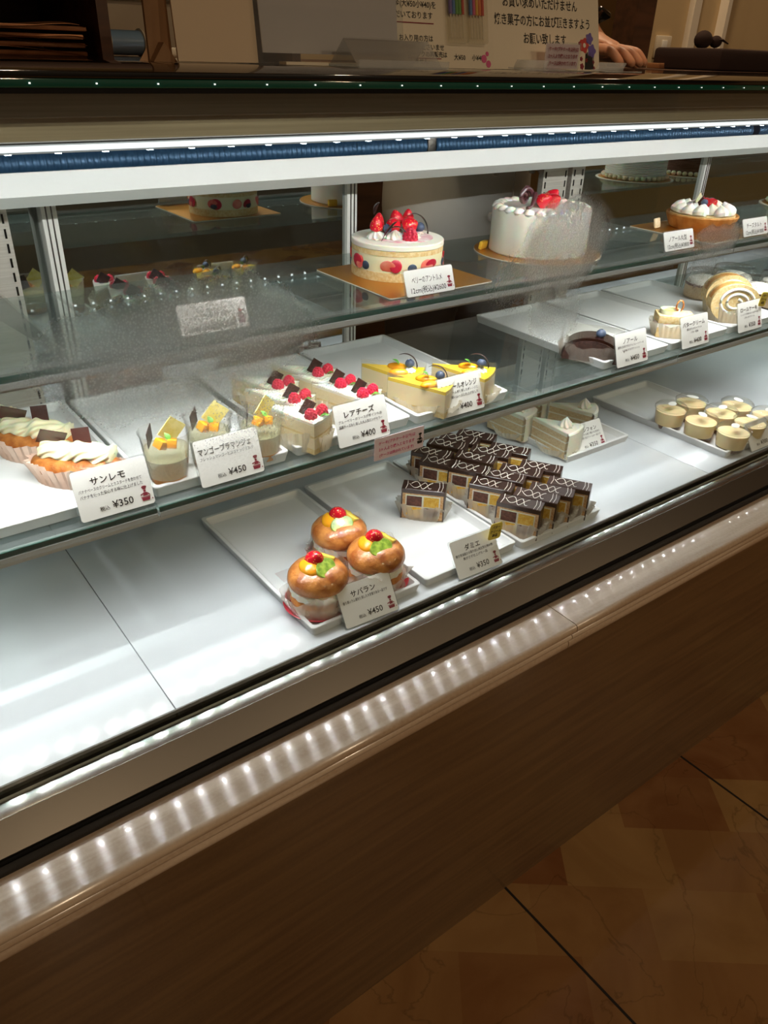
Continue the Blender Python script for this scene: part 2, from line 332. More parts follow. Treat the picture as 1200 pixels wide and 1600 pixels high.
    def build(s, name, mat, parent=None, smooth=True, ang=35, loc=None, rot=None, keep=False):
        bmesh.ops.recalc_face_normals(s.bm, faces=s.bm.faces) if not keep else None
        me = bpy.data.meshes.new(name); s.bm.to_mesh(me); s.bm.free()
        me.materials.append(M[mat] if isinstance(mat, str) else mat)
        if smooth:
            for p in me.polygons: p.use_smooth = True
            try: me.set_sharp_from_angle(angle=math.radians(ang))
            except Exception: pass
        o = bpy.data.objects.new(name, me); C.objects.link(o)
        if parent: o.parent = parent
        if loc: o.location = loc
        if rot: o.rotation_euler = rot
        return o
def thing(name, label, cat, loc=(0, 0, 0), rz=0.0, group=None, kind=None):
    o = bpy.data.objects.new(name, None); C.objects.link(o); o.empty_display_size = 0.02
    o.location = loc; o.rotation_euler = (0, 0, rz); o['label'] = label; o['category'] = cat
    if group: o['group'] = group
    return o
def tag(o, label, cat, group=None):
    o['label'] = label; o['category'] = cat
    if group: o['group'] = group
    return o
def struct(o): o['kind'] = 'structure'; return o
def dup(root, loc, rz, label, group=None):
    r = root.copy(); C.objects.link(r); r.location = loc; r.rotation_euler = (0, 0, rz); r['label'] = label
    if group: r['group'] = group
    for ch in list(root.children):
        c = ch.copy(); C.objects.link(c); c.parent = r
        for g in list(ch.children):
            d = g.copy(); C.objects.link(d); d.parent = c
    return r
def text(s, size, mat, parent, loc, name, rot=(PI/2, 0, 0), fit=None, bold=0.0, align='CENTER'):
    cu = bpy.data.curves.new('lettering', 'FONT'); cu.body = s; cu.size = size; cu.align_x = align; cu.offset = bold; cu.resolution_u = 2
    t = bpy.data.objects.new('lettering', cu); C.objects.link(t)
    bpy.context.view_layer.update()
    me = bpy.data.meshes.new_from_object(t.evaluated_get(bpy.context.evaluated_depsgraph_get()))
    bpy.data.objects.remove(t); bpy.data.curves.remove(cu)
    if fit and len(me.vertices):
        xs = [v.co.x for v in me.vertices]; k = fit/max(max(xs)-min(xs), 1e-6)
        for v in me.vertices: v.co.x *= k
    me.name = name; me.materials.clear(); me.materials.append(M[mat])
    o = bpy.data.objects.new(name, me); C.objects.link(o); o.parent = parent; o.location = loc; o.rotation_euler = rot
    return o
def rrect(w, h, r, n=5, cx=0, cy=0):
    pts = []
    for (sx, sy, a) in ((1, 1, 0), (-1, 1, 90), (-1, -1, 180), (1, -1, 270)):
        for k in range(n+1):
            t = math.radians(a+90*k/n); pts.append((cx+sx*(w/2-r)+r*math.cos(t), cy+sy*(h/2-r)+r*math.sin(t)))
    return pts

# ================================================================== SETTING
mb = MB(); mb.b6(-3, 6, -3, 3.4, -0.05, 0.0); struct(mb.build('floor', 'marble', smooth=False))
for (x0, y0, x1, y1) in ((0.695, 0.52, 0.735, -2.9), (1.206, 0.52, 1.262, -2.9), (1.75, 0.52, 1.82, -2.9), (0.17, 0.52, 0.20, -2.9)):
    d = Vector((x1-x0, y1-y0, 0)); n_ = Vector((-d.y, d.x, 0)).normalized()*0.0022
    mb = MB(); a = Vector((x0, y0, 0)); b = Vector((x1, y1, 0))
    mb.prism([tuple((a+n_)[:2]), tuple((a-n_)[:2]), tuple((b-n_)[:2]), tuple((b+n_)[:2])], 0.0, 0.0006)
    struct(mb.build('trim_1', 'joint', smooth=False))
struct(MB().b6(-3, 6, -3, 3.4, 2.7, 2.75).build('ceiling', 'plaster', smooth=False))
struct(MB().b6(-3, 6, 3.4, 3.5, 0, 2.7).build('wall_back', 'wall', smooth=False))
struct(MB().b6(-3, 6, -3.1, -3, 0, 2.7).build('wall_front', 'darkwall', smooth=False))
struct(MB().b6(-3.1, -3, -3, 3.4, 0, 2.7).build('wall_left', 'wall', smooth=False))
struct(MB().b6(6, 6.1, -3, 3.4, 0, 2.7).build('wall_right', 'wall', smooth=False))

# ceiling downlights (room light)
def downlight(x, y, w, label, spot=False):
    t = thing('ceiling_downlight', label, 'ceiling lamp', (x, y, 2.7), 0, 'ceiling downlights')
    MB().lathe([(0.075, 0), (0.075, -0.012), (0.055, -0.012), (0.05, -0.002)], 28, capb=False).build('trim_ring', 'white', t)
    MB().cyl(0.05, -0.004, -0.002, 24).build('lamp_face', 'lampglow', t)
    ld = bpy.data.lights.new('lamp_light', 'AREA'); ld.shape = 'DISK'; ld.size = 0.1; ld.energy = w; ld.color = (1.0, 0.76, 0.5)
    lo = bpy.data.objects.new('lamp_light', ld); C.objects.link(lo); lo.parent = t; lo.location = (0, 0, -0.014)
    return t
for i, (x, y, w) in enumerate(((0.2, -2.0, ROOM_W*2), (1.8, -2.3, ROOM_W*2.2), (0.6, 1.35, ROOM_W*1.2), (2.0, 1.45, ROOM_W*1.2), (3.6, -2.0, ROOM_W*1.2))):
    downlight(x, y, w, ['round ceiling downlight on the customer side, to the left', 'round ceiling downlight on the customer side, in the middle', 'round ceiling downlight over the staff area, left one', 'round ceiling downlight over the staff area, right one', 'round ceiling downlight on the customer side, farthest right'][i])

# ================================================================== DISPLAY CASE
X0, X1 = -0.55, 3.1
case = thing('display_case', 'long refrigerated glass pastry case with limed oak base and steel trim', 'display case', (1.2, 0.8, 0))
OFF = (-1.2, -0.8, 0)
def cp(mb, name, mat, smooth=True, ang=35, parent=None):
    o = mb.build(name, mat, parent or case, smooth, ang)
    if parent is None: o.location = OFF
    return o
cp(MB().b6(X0, X1, 0.518, 0.56, 0.0, 0.552), 'front_panel', 'oakpanel', False)
# ledge with moulding, in two lengths meeting at a joint
def arc(cy, cz, r, a0, a1, n=8): return [(cy+r*math.cos(math.radians(a0+(a1-a0)*k/n)), cz+r*math.sin(math.radians(a0+(a1-a0)*k/n))) for k in range(n+1)]
prof = [(0.545, 0.600), (0.491, 0.600)] + arc(0.491, 0.594, 0.006, 90, 180, 6) + [(0.4852, 0.590), (0.4885, 0.585), (0.4925, 0.5815)] + arc(0.4965, 0.5755, 0.0062, 115, 245, 8) + [(0.4965, 0.5685)] + arc(0.5055, 0.560, 0.0115, 145, 250, 8) + [(0.506, 0.5475), (0.510, 0.545), (0.510, 0.541), (0.519, 0.535), (0.545, 0.535)]
JX = 0.707
for k, (a, b) in enumerate(((X0, JX-0.0006), (JX+0.0006, 2.0), (2.0012, X1))):
    cp(MB().extr(prof, a, b), 'oak_ledge', 'oak', ang=40)
cp(MB().extr([(0.541, 0.598), (0.541, 0.607), (0.5425, 0.612), (0.545, 0.607), (0.5475, 0.614), (0.56, 0.614), (0.56, 0.598)], X0, X1), 'rubber_gasket', 'rubber')
cp(MB().extr([(0.547, 0.610), (0.547, 0.616), (0.5705, 0.6375), (0.5715, 0.6375), (0.5715, 0.60), (0.56, 0.60)], X0, X1), 'steel_sill', 'steel_dark')
cp(MB().extr([(0.5715, 0.630), (0.5718, 0.6368), (0.5726, 0.6376), (0.5852, 0.6400), (0.586, 0.640), (0.586, 0.630)], X0, X1), 'polished_flange', 'chrome')
cp(MB().extr([(0.592, 0.640), (0.592, 0.6495), (0.5945, 0.6515), (0.5965, 0.6515), (0.5965, 0.640)], X0, X1), 'glass_channel', 'steel_dark')
# deck of two white panels with a fine seam
for (a, b) in ((X0, 0.1925), (0.1935, 1.155), (1.156, 2.1), (2.101, X1)):
    cp(MB().b6(a, b, 0.5965, 1.075, 0.640, 0.650, 0.0006), 'deck_panel', 'deck')
cp(MB().b6(X0, X1, 0.5965, 1.14, 0.20, 0.639), 'case_tub', 'white', False)
cp(MB().b6(X0, X1, 0.586, 0.592, 0.636, 1.221), 'front_glass', 'fogglass', False)
# counter top
cp(MB().b6(X0, X1, 0.5755, 1.20, 1.2300, 1.2345, 0.0008), 'counter_top_glass', 'topglass')
cp(MB().b6(X0, X1, 0.5750, 1.19, 1.2245, 1.2298, 0.0005), 'glass_edge_strip', 'edge')
cp(MB().b6(X0, X1, 0.577, 1.19, 1.2212, 1.2243), 'top_backing', 'black', False)
cp(MB().extr([(0.612, 1.2205), (0.610, 1.2205), (0.6085, 1.2055), (0.6165, 1.2040), (0.6125, 1.1905), (0.6205, 1.1885), (0.632, 1.1885), (0.632, 1.2205)], X0, X1), 'steel_hood', 'steel', ang=20)
cp(MB().b6(X0, X1, 0.64, 1.13, 1.19, 1.2205), 'hood_lining', 'black', False)
# evaporator: corrugated blue tube lengths
def coil(a, b):
    n = int((b-a)/0.0012); pr = []
    for k in range(n+1): pr.append((0.0165+(0.0016 if (k//2) % 3 == 0 else 0.0), a+(b-a)*k/n))
    return MB().lathe(pr, 12, (0, 0, 0), (0, PI/2, 0))
for (a, b) in ((X0, 0.776), (0.794, 1.62), (1.64, X1)):
    o = coil(a, b).build('cooling_coil', 'coil', case, True, 60); o.location = (OFF[0], OFF[1]+0.953, 1.1365)
cp(MB().b6(0.777, 0.793, 0.935, 0.97, 1.118, 1.158, 0.002), 'coil_bracket', 'steel_dark')
cp(MB().b6(X0, X1, 0.975, 1.058, 1.102, 1.19), 'coil_housing', 'black', False)
cp(MB().extr([(0.900, 1.1345), (0.9, 1.1115), (0.925, 1.097), (1.05, 1.097), (1.05, 1.101), (0.93, 1.101), (0.905, 1.114), (0.904, 1.1345)], X0, X1), 'drip_housing', 'barwhite', ang=20)
cp(MB().b6(X0, X1, 1.06, 1.13, 0.65, 0.668), 'door_track', 'frame', False)
cp(MB().b6(X0-0.02, X0, 0.586, 1.2, 0.20, 1.2345), 'side_panel', 'steel_dark', False)
cp(MB().b6(X1, X1+0.02, 0.586, 1.2, 0.20, 1.2345), 'side_panel', 'steel_dark', False)
# slotted shelf standards
for (xa, xb) in ((0.150, 0.225), (1.150, 1.215), (1.228, 1.262)):
    mb = MB().b6(xa, xb, 1.050, 1.062, 0.65, 1.12)
    o = cp(mb, 'shelf_standard', 'steel', False)
    for xs in (xa+0.006, xb-0.006):
        s = MB()
        for k in range(26): s.b6(xs-0.0012, xs+0.0012, 1.0490, 1.0502, 0.665+k*0.0172, 0.676+k*0.0172)
        s.build('slot_column', 'black', o, False)
# brackets under the upper shelf at the left standard and further along
for xb_, zz in ((0.19, 1.0), (1.24, 1.0), (0.19, 0.835), (1.24, 0.835)):
    cp(MB().extr([(1.05, zz-0.009), (0.75, zz-0.009), (0.75, zz-0.014), (1.05, zz-0.05)], xb_-0.0015, xb_+0.0015), 'shelf_bracket', 'steel', False)

# sliding mirror doors
def mdoor(x0, x1, y, label):
    t = thing('sliding_mirror_door', label, 'sliding door', ((x0+x1)/2, y, 0.668), 0, 'sliding mirror doors')
    w = (x1-x0)/2; fw = 0.019
    MB().b6(-w+fw, w-fw, -0.002, 0.002, 0.012, 0.428).build('mirror_pane', 'mirror', t, False)
    for s in (-1, 1):
        xa = s*(w-fw/2)
        o = MB().b6(xa-fw/2, xa+fw/2, -0.009, 0.009, 0.0, 0.44, 0.001).build('door_stile', 'frame', t)
        MB().b6(xa-s*fw*0.15-0.0008, xa-s*fw*0.15+0.0008, -0.0102, -0.0088, 0.0, 0.44).b6(xa+s*fw*0.2-0.0008, xa+s*fw*0.2+0.0008, -0.0102, -0.0088, 0.0, 0.44).build('groove', 'steel_dark', o, False)
    MB().b6(-w+fw, w-fw, -0.007, 0.007, 0.0, 0.012).build('bottom_rail', 'frame', t, False)
    MB().b6(-w+fw, w-fw, -0.007, 0.007, 0.428, 0.44).build('top_rail', 'frame', t, False)
    return t
mdoor(0.268, 0.746, 1.074, 'mirrored sliding door left of the open gap, behind the berry cake')
mdoor(-0.42, 0.29, 1.098, 'mirrored sliding door at the far left end of the case')
mdoor(1.262, 1.70, 1.074, 'mirrored sliding door right of the open gap, behind the meringue tart')
mdoor(1.68, 2.6, 1.098, 'mirrored sliding door at the far right end of the case')

# LED strips
def led_or_glint_row(y, z, watts, label, a=X0+0.02, b=X1-0.02, pitch=0.034, chip=0.004, tilt=0, spread=120):
    t = thing('led_or_glint_row', label, 'led strip', (0, y, z), 0, 'led light strips')
    MB().b6(a, b, -0.0055, 0.0055, 0.0, 0.006).build('strip_housing', 'alu', t, False)
    c0 = MB().b6(-chip/2, chip/2, -chip/2, chip/2, -0.0008, 0.0).build('led_or_glint_dot', 'led', t, False); c0.location.x = -0.30
    for k in range(1, 98):
        c1 = c0.copy(); C.objects.link(c1); c1.parent = t; c1.location.x = -0.30+k*pitch
    ld = bpy.data.lights.new('led_light', 'AREA'); ld.shape = 'SQUARE'; ld.size = chip; ld.energy = watts/97; ld.color = LED_COL; ld.spread = math.radians(spread)
    for k in range(97):
        lo = bpy.data.objects.new('led_light', ld); C.objects.link(lo); lo.parent = t; lo.location = (-0.30+k*pitch, 0.0, -0.0012); lo.rotation_euler = (math.radians(tilt), 0, 0)
    return t
hs = led_or_glint_row(0.6235, 1.1822, STRIP_W[0], 'bright led strip along the lower edge of the steel hood', tilt=56, spread=126)
MB().b6(X0+0.02, X1-0.02, -0.0085, -0.0057, 0.0015, 0.0050, 0.0006).build('diffuser_lens', 'lens', hs)
led_or_glint_row(0.712, 0.9830, STRIP_W[1], 'led strip under the front edge of the upper glass shelf', tilt=18, spread=96)
led_or_glint_row(0.700, 0.8180, STRIP_W[2], 'led strip under the front edge of the lower glass shelf', tilt=-8, spread=124)
# glowing beads added to imitate led reflections in the top glass edge
t = thing('led_or_glint_row', 'row of tiny glowing beads imitating led reflections in the green edge of the counter glass', 'led strip', (0, 0.5742, 1.2272), 0)
c0 = MB().box((0, 0, 0), (0.0011, 0.0006, 0.0009)).build('led_or_glint_dot', 'edgeglint', t, False); c0.location.x = -0.1
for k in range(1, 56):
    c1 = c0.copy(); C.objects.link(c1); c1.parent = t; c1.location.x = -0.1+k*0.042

# glass shelves
def shelf(x0, x1, y0, y1, z, label):
    t = thing('glass_shelf', label, 'glass shelf', ((x0+x1)/2, y0, z), 0, 'glass shelves'); w = (x1-x0)/2
    MB().b6(-w, w, 0.0016, y1-y0, -0.006, 0.0).build('glass_plate', 'shelfglass', t, False)
    MB().b6(-w, w, 0.0, 0.0016, -0.0062, -0.0003, 0.0003).build('polished_edge', 'edge', t)
    MB().b6(-w, w, 0.0008, 0.014, 0.0002, 0.0014).b6(-w, w, -0.0022, 0.0, -0.011, 0.0025, 0.0004).build('clear_edge_profile', 'acrylic', t)
    MB().extr([(-0.001, -0.0065), (0.016, -0.0065), (0.016, -0.0110), (-0.001, -0.0125)], -w, w).build('front_rail', 'alu', t, False)
    return t
shelf(-0.52, 0.235, 0.693, 1.03, 0.835, 'lower glass shelf, section at the left under the banana cream buns')
shelf(0.2375, 1.135, 0.693, 1.03, 0.835, 'lower glass shelf, middle section under the cups and cheesecakes')
shelf(1.1375, 3.05, 0.693, 1.03, 0.835, 'lower glass shelf, right section under the roll cake')
shelf(-0.52, 0.235, 0.700, 0.95, 1.0, 'upper glass shelf, section at the left behind the mist')
shelf(0.2375, 1.235, 0.700, 0.95, 1.0, 'upper glass shelf, middle section carrying the berry cake')
shelf(1.2375, 3.05, 0.700, 0.95, 1.0, 'upper glass shelf, right section carrying the meringue tart')

# ================================================================== TRAYS
def tray(w, d, h=0.013):
    mb = MB()
    def shell(w_, d_, z, r): return [(x, y, z) for x, y in rrect(w_, d_, r)]
    rings = [shell(w-0.006, d-0.006, 0, 0.004), shell(w, d, h-0.001, 0.005), shell(w-0.001, d-0.001, h, 0.005), shell(w-0.010, d-0.010, h, 0.004),
             shell(w-0.012, d-0.012, h-0.002, 0.004), shell(w-0.022, d-0.022, 0.0045, 0.006), shell(w-0.024, d-0.024, 0.004, 0.006)]
    rv = [[mb.bm.verts.new(p) for p in r] for r in rings]; n = len(rv[0])
    for A, B in zip(rv, rv[1:]):
        for k in range(n): mb.bm.faces.new((A[k], A[(k+1) % n], B[(k+1) % n], B[k]))
    mb.bm.faces.new(list(reversed(rv[0]))); mb.bm.faces.new(rv[-1])
    return mb
ZD, Z1, Z2 = 0.6502, 0.8352, 1.0002
def put_tray(cx, cy, z, label, w=0.165, d=0.30, mat='tray'):
    o = tray(w, d).build('serving_tray', mat, None, True, 30); o.location = (cx, cy, z)
    return tag(o, label, 'tray', 'white serving trays' if mat == 'tray' else None)
put_tray(0.4545, 0.7655, ZD, 'white tray on the case floor holding the three savarins', 0.165, 0.305)
put_tray(0.6285, 0.7665, ZD, 'white tray on the case floor holding the single checkered cake', 0.165, 0.305)
put_tray(0.8000, 0.7600, ZD, 'white tray on the case floor holding the crowd of checkered cakes', 0.17, 0.305)
put_tray(1.0600, 0.906, ZD, 'white tray on the case floor under the tea chiffon slices', 0.165, 0.30)
put_tray(1.3160, 0.7655, ZD, 'white tray on the case floor under the custard puddings', 0.175, 0.305)
put_tray(0.1500, 0.860, Z1, 'white tray on the lower shelf under the banana cream buns', 0.172, 0.285)
put_tray(0.3230, 0.853, Z1, 'white tray on the lower shelf under the mango cups', 0.165, 0.285)
put_tray(0.5020, 0.855, Z1, 'white tray on the lower shelf under the raspberry cheesecake slices', 0.172, 0.285)
put_tray(0.6760, 0.855, Z1, 'white tray on the lower shelf under the orange mousse slices', 0.165, 0.295)
put_tray(1.0500, 0.858, Z1, 'white tray on the lower shelf under the chocolate glazed slice', 0.165, 0.295)
put_tray(1.2220, 0.858, Z1, 'white tray on the lower shelf under the square cake with caramel ring', 0.165, 0.295)
put_tray(1.3940, 0.858, Z1, 'white tray on the lower shelf under the roll cake slices', 0.165, 0.295)
put_tray(1.5650, 0.820, Z1, 'black tray on the lower shelf under the sugar dusted lidded cups', 0.165, 0.22, 'blacktray')
TF = 0.0042     # tray floor height

# ================================================================== PRICE TAGS
def emblem(parent, x, z, s, mat='redink'):
    s *= 0.86
    """little pastry cook figure printed in wine red"""
    mb = MB()
    def disc(cx, cy, rx, ry, n=12): mb.prism([(cx+rx*math.cos(2*PI*k/n), cy+ry*math.sin(2*PI*k/n)) for k in range(n)], 0, 0.00012)
    disc(0, 0.92*s, 0.17*s, 0.09*s); mb.prism([(-.1*s, .78*s), (.1*s, .78*s), (.12*s, .9*s), (-.12*s, .9*s)], 0, 0.00012)
    disc(0, 0.68*s, 0.08*s, 0.09*s)
    mb.prism([(-.16*s, .36*s), (.16*s, .36*s), (.10*s, .58*s), (-.10*s, .58*s)], 0, 0.00012)
    mb.prism([(-.30*s, .42*s), (-.10*s, .50*s), (-.10*s, .56*s), (-.32*s, .50*s)], 0, 0.00012)
    mb.prism([(.10*s, .50*s), (.26*s, .36*s), (.30*s, .40*s), (.12*s, .57*s)], 0, 0.00012)
    mb.prism([(-.24*s, .05*s), (.22*s, .05*s), (.27*s, .26*s), (-.28*s, .26*s)], 0, 0.00012)
    mb.prism([(-.30*s, .27*s), (.29*s, .27*s), (.29*s, .31*s), (-.30*s, .31*s)], 0, 0.00012)
    disc(0.40*s, 0.1*s, 0.04*s, 0.05*s, 8)
    o = mb.build('emblem', mat, parent, False); o.location = (x, 0, z); o.rotation_euler = (PI/2, 0, 0)
    return o
def price_tag(loc, rz, title, lines, price, label, w=0.076, h=0.051, lean=None, small=False, cardmat='card', foot=True):
    t = thing('price_tag', label, 'price tag', loc, rz, 'price tags on the shelf fronts')
    if lean is None: lean = 33 if loc[2] < 0.7 else 18
    a = math.radians(lean)
    Rm = Matrix.Rotation(-a, 4, 'X')
    card = MB().prism(rrect(w, h, 0.003), -0.0004, 0.0004, (0, 0, h/2+0.002), (PI/2, 0, 0)).build('card', cardmat, t, False)
    card.matrix_local = Rm
    hm = MB().prism(rrect(w+0.004, h+0.003, 0.003), -0.0004, 0.0004, (0, 0.0012, h/2+0.002), (PI/2, 0, 0))
    if foot: hm.box((0, 0.010, 0.001), (w*0.7, 0.02, 0.0012), (a*0.9, 0, 0))
    hd = hm.build('clear_holder', 'acrylic', t, False); hd.matrix_local = Rm
    def T(s, size, x, z, name, fit=None, bold=0.0, align='CENTER', mat='ink'):
        o = text(s, size, mat, t, (0, 0, 0), name, fit=fit, bold=bold, align=align)
        o.matrix_local = Rm @ Matrix.Translation((x, -0.0007, z)) @ Matrix.Rotation(PI/2, 4, 'X'); return o
    if small:
        T(title, 0.0085, -0.004, h*0.56, 'title_text', fit=min(w*0.62, 0.0075*len(title)), bold=0.00006)
        T(price, 0.0085, -0.004, h*0.18, 'price_text', fit=w*0.72, bold=0.00006)
        e = emblem(t, 0, 0, 0.016); e.matrix_local = Rm @ Matrix.Translation((w*0.40, -0.0006, 0.006)) @ Matrix.Rotation(PI/2, 4, 'X')
    else:
        T(title, 0.0088, -0.003, h*0.72, 'title_text', fit=min(w*0.82, 0.0088*len(title)), bold=0.00012)
        for k, ln in enumerate(lines):
            T(ln, 0.0042, -0.002, h*(0.60-0.115*k), 'description_text', fit=min(w*0.84, 0.0042*len(ln)), bold=0.00003)
        T('税込', 0.005, -0.013, h*0.17, 'tax_text', bold=0.00003)
        T(price, 0.0105, 0.006, h*0.16, 'price_text', bold=0.0001)
        e = emblem(t, 0, 0, 0.019); e.matrix_local = Rm @ Matrix.Translation((w*0.39, -0.0006, 0.006)) @ Matrix.Rotation(PI/2, 4, 'X')
    return t
price_tag((0.451, 0.5985, 0.6505), -0.05, 'サバラン', ['香り高いラム酒を使用した大変香りある一品です'], '¥450', 'white price tag reading サバラン ¥450 in front of the savarins')
price_tag((0.631, 0.5985, 0.6505), -0.04, 'ダミエ', ['軽食用油脂から取り出し純生乳使用の物', '焦がさず仕上げた一品'], '¥350', 'white price tag reading ダミエ ¥350 in front of the single checkered cake')
price_tag((1.055, 0.765, 0.6505), -0.02, '紅茶シフォン', ['アールグレイの香り豊かな生地と', 'ほのかに甘い生クリームの一品です'], '¥350', 'white price tag reading 紅茶シフォン ¥350 before the chiffon slices')
price_tag((1.330, 0.5990, 0.6505), -0.02, 'プリン', ['なめらかなカスタードプリン'], '¥300', 'white price tag reading プリン ¥300 before the puddings')
price_tag((0.198, 0.697, 0.8375), 0.0, 'サンレモ', ['バナナペースのクリームとカスタードを合わせて', 'バナナを使った安心する味に仕上げました'], '¥350', 'grey looking price tag reading サンレモ ¥350 before the cream buns')
price_tag((0.327, 0.697, 0.8375), 0.0, 'マンゴーブラマンジェ', ['フレッシュマンゴーとココナッツミルク'], '¥450', 'price tag reading マンゴーブラマンジェ ¥450 before the mango cups')
price_tag((0.505, 0.697, 0.8375), 0.0, 'レアチーズ', ['ブルーベリーのソースがポイントの', '国産チーズを使用した大人気ロングセラー'], '¥400', 'price tag reading レアチーズ ¥400 before the raspberry cheesecakes')
price_tag((0.666, 0.697, 0.8375), 0.0, 'ミロワールオレンジ', ['サワークリームを使用したオレンジと', 'ふんわり軽いムースに仕上げました'], '¥400', 'price tag reading ミロワールオレンジ ¥400 before the orange mousse slices')
price_tag((1.022, 0.697, 0.8375), 0.0, 'ノアール', ['濃厚な生地で作るチョコレートケーキ', 'なめらかなガナッシュ'], '¥450', 'price tag reading ノアール ¥450 before the glazed chocolate slice')
price_tag((1.190, 0.697, 0.8375), 0.0, 'バタークリーム', ['昔ながらのキャラメル', 'バター風味'], '¥400', 'misted price tag before the square cake with caramel ring')
price_tag((1.356, 0.697, 0.8375), 0.0, 'ロールケーキ', ['しっとり生地のロールケーキ', 'ふわふわクリーム'], '¥350', 'price tag reading ロールケーキ ¥350 before the roll cake slices')
price_tag((0.605, 0.706, 1.0025), 0.0, 'ベリーのアントルメ', [], '12cm(税込)¥2600', 'small price tag reading ベリーのアントルメ ¥2600 before the berry cake', w=0.074, h=0.030, small=True, lean=20)
price_tag((1.100, 0.708, 1.0025), 0.0, 'ノアール丸型', [], '12cm(税込)¥3800', 'small price tag reading ノアール丸型 ¥3800 left of the meringue tart', w=0.074, h=0.028, small=True, lean=20)
price_tag((1.318, 0.712, 1.0025), 0.0, 'チーズタルト', [], '12cm(税込)¥1800', 'small price tag half hidden by mist right of the meringue tart', w=0.074, h=0.028, small=True, lean=20)
price_tag((0.325, 0.706, 1.0025), 0.0, 'シャルール', [], '12cm(税込)¥2600', 'small price tag behind the big misted patch at the left', w=0.074, h=0.030, small=True, lean=20)
# pink notice clipped on the lower shelf edge
t = thing('pink_notice', 'clear notice card with pink lettering hanging on lower shelf edge', 'notice', (0.551, 0.6885, 0.8135), 0)
MB().prism(rrect(0.078, 0.030, 0.001), -0.0003, 0.0003, (0, 0, 0.015), (PI/2, 0, 0)).build('card', 'pinkcard', t, False)
for k, s_ in enumerate(('ケーキ(プチケーキ以外)は', '2ヶ人より購入となります', '(ケースは除かれています)')):
    text(s_, 0.0052, 'pinkink', t, (-0.004, -0.0006, 0.0205-0.0082*k), 'notice_text', bold=0.0001, fit=0.058-0.002*k)
emblem(t, 0.033, 0.004, 0.018, 'ink').location = (0.033, -0.0005, 0.006)
# yellow butter-cream marks
def ymark(loc, label, rz=0, ry=0.12):
    t = thing('yellow_mark', label, 'label card', loc, rz)
    t.rotation_euler = (0, ry, rz)
    MB().prism(rrect(0.023, 0.025, 0.004), -0.0004, 0.0004, (0, 0, 0.0125), (PI/2, 0, 0)).build('card', 'yellowcard', t, False)
    for k, s_ in enumerate(('バター', 'クリーム', '商品')):
        text(s_, 0.0052, 'ink', t, (0, -0.0006, 0.0168-0.0062*k), 'mark_text', bold=0.00016)
    return t
ymark((0.664, 0.6150, 0.684), 'yellow card reading バタークリーム商品 on the ダミエ price tag')
ymark((1.392, 0.7080, 0.875), 'yellow card on the corner of the roll cake price tag')
# ================================================================== FOOD BUILDERS
def pleats(rx, ry, h, flare=1.25, n=36, amp=0.045, z=0.0, sq=2.0):
    """fluted paper case; sq>2 squares the footprint"""
    mb = MB(); nu = n*4
    def f(u, v):
        a = 2*PI*u; c, s_ = math.cos(a), math.sin(a)
        k = (abs(c)**sq+abs(s_)**sq)**(-1/sq)
        g = (1+(flare-1)*v)*(1+amp*(0.3+0.7*v)*math.sin(a*n))
        return (rx*k*c*g, ry*k*s_*g, z+h*v*(1+0.10*math.sin(a*5+1)+0.05*math.sin(a*11)))
    mb.grid(f, nu, 5, True)
    ring = [mb.bm.verts.new((rx*0.98*math.cos(2*PI*k/24)*(abs(math.cos(2*PI*k/24))**sq+abs(math.sin(2*PI*k/24))**sq)**(-1/sq), ry*0.98*math.sin(2*PI*k/24)*(abs(math.cos(2*PI*k/24))**sq+abs(math.sin(2*PI*k/24))**sq)**(-1/sq), z+0.0003)) for k in range(24)]
    mb.bm.faces.new(ring)
    return mb
def rosette(r, h, c=(0, 0, 0), n=8, turns=1.0):
    mb = MB(); m = 14
    def f(u, v):
        a = 2*PI*u
        rr = r*(1-v**1.4)*(1+0.16*math.cos(n*(a)+v*5*turns)) + 0.0002
        if v < 0.15: rr *= 0.86+v
        return (c[0]+rr*math.cos(a), c[1]+rr*math.sin(a), c[2]+h*v)
    return mb.grid(f, 48, m, True)
def berry_straw(mb, r, h, c, rot=(0, 0, 0), half=False):
    pr = [(0.0001, 0), (r*0.55, 0.0), (r*0.92, h*0.12), (r, h*0.3), (r*0.86, h*0.55), (r*0.52, h*0.82), (r*0.2, h*0.97), (0.0001, h)]
    return mb.lathe(pr, 16, c, rot, a0=0, a1=(PI if half else 2*PI))
def raspberry(mb, r, c, rot=(0, 0, 0)):
    from mathutils import Euler
    E = Euler(rot).to_matrix()
    for i, zz in enumerate((0.1, 0.45, 0.8, 1.1, 1.32)):
        rr = r*(1.0, 1.0, 0.86, 0.6, 0.22)[i]; n = (9, 9, 8, 6, 2)[i]
        for k in range(n):
            a = 2*PI*(k+0.5*(i % 2))/n
            p = E @ Vector((rr*0.78*math.cos(a), rr*0.78*math.sin(a), zz*r))
            mb.ball(r*0.32, (c[0]+p.x, c[1]+p.y, c[2]+p.z), n=6, m=4)
    p = E @ Vector((0, 0, r*0.7)); mb.ball(r*0.75, (c[0]+p.x, c[1]+p.y, c[2]+p.z), n=8, m=6)
    return mb
def blueberry(mb, r, c, rot=(0, 0, 0)):
    return mb.lathe([(0.0001, 0), (r*0.6, r*0.12), (r*0.95, r*0.5), (r, r*0.85), (r*0.85, r*1.3), (r*0.5, r*1.6), (r*0.34, r*1.66), (r*0.26, r*1.5), (0.0001, r*1.45)], 14, c, rot)
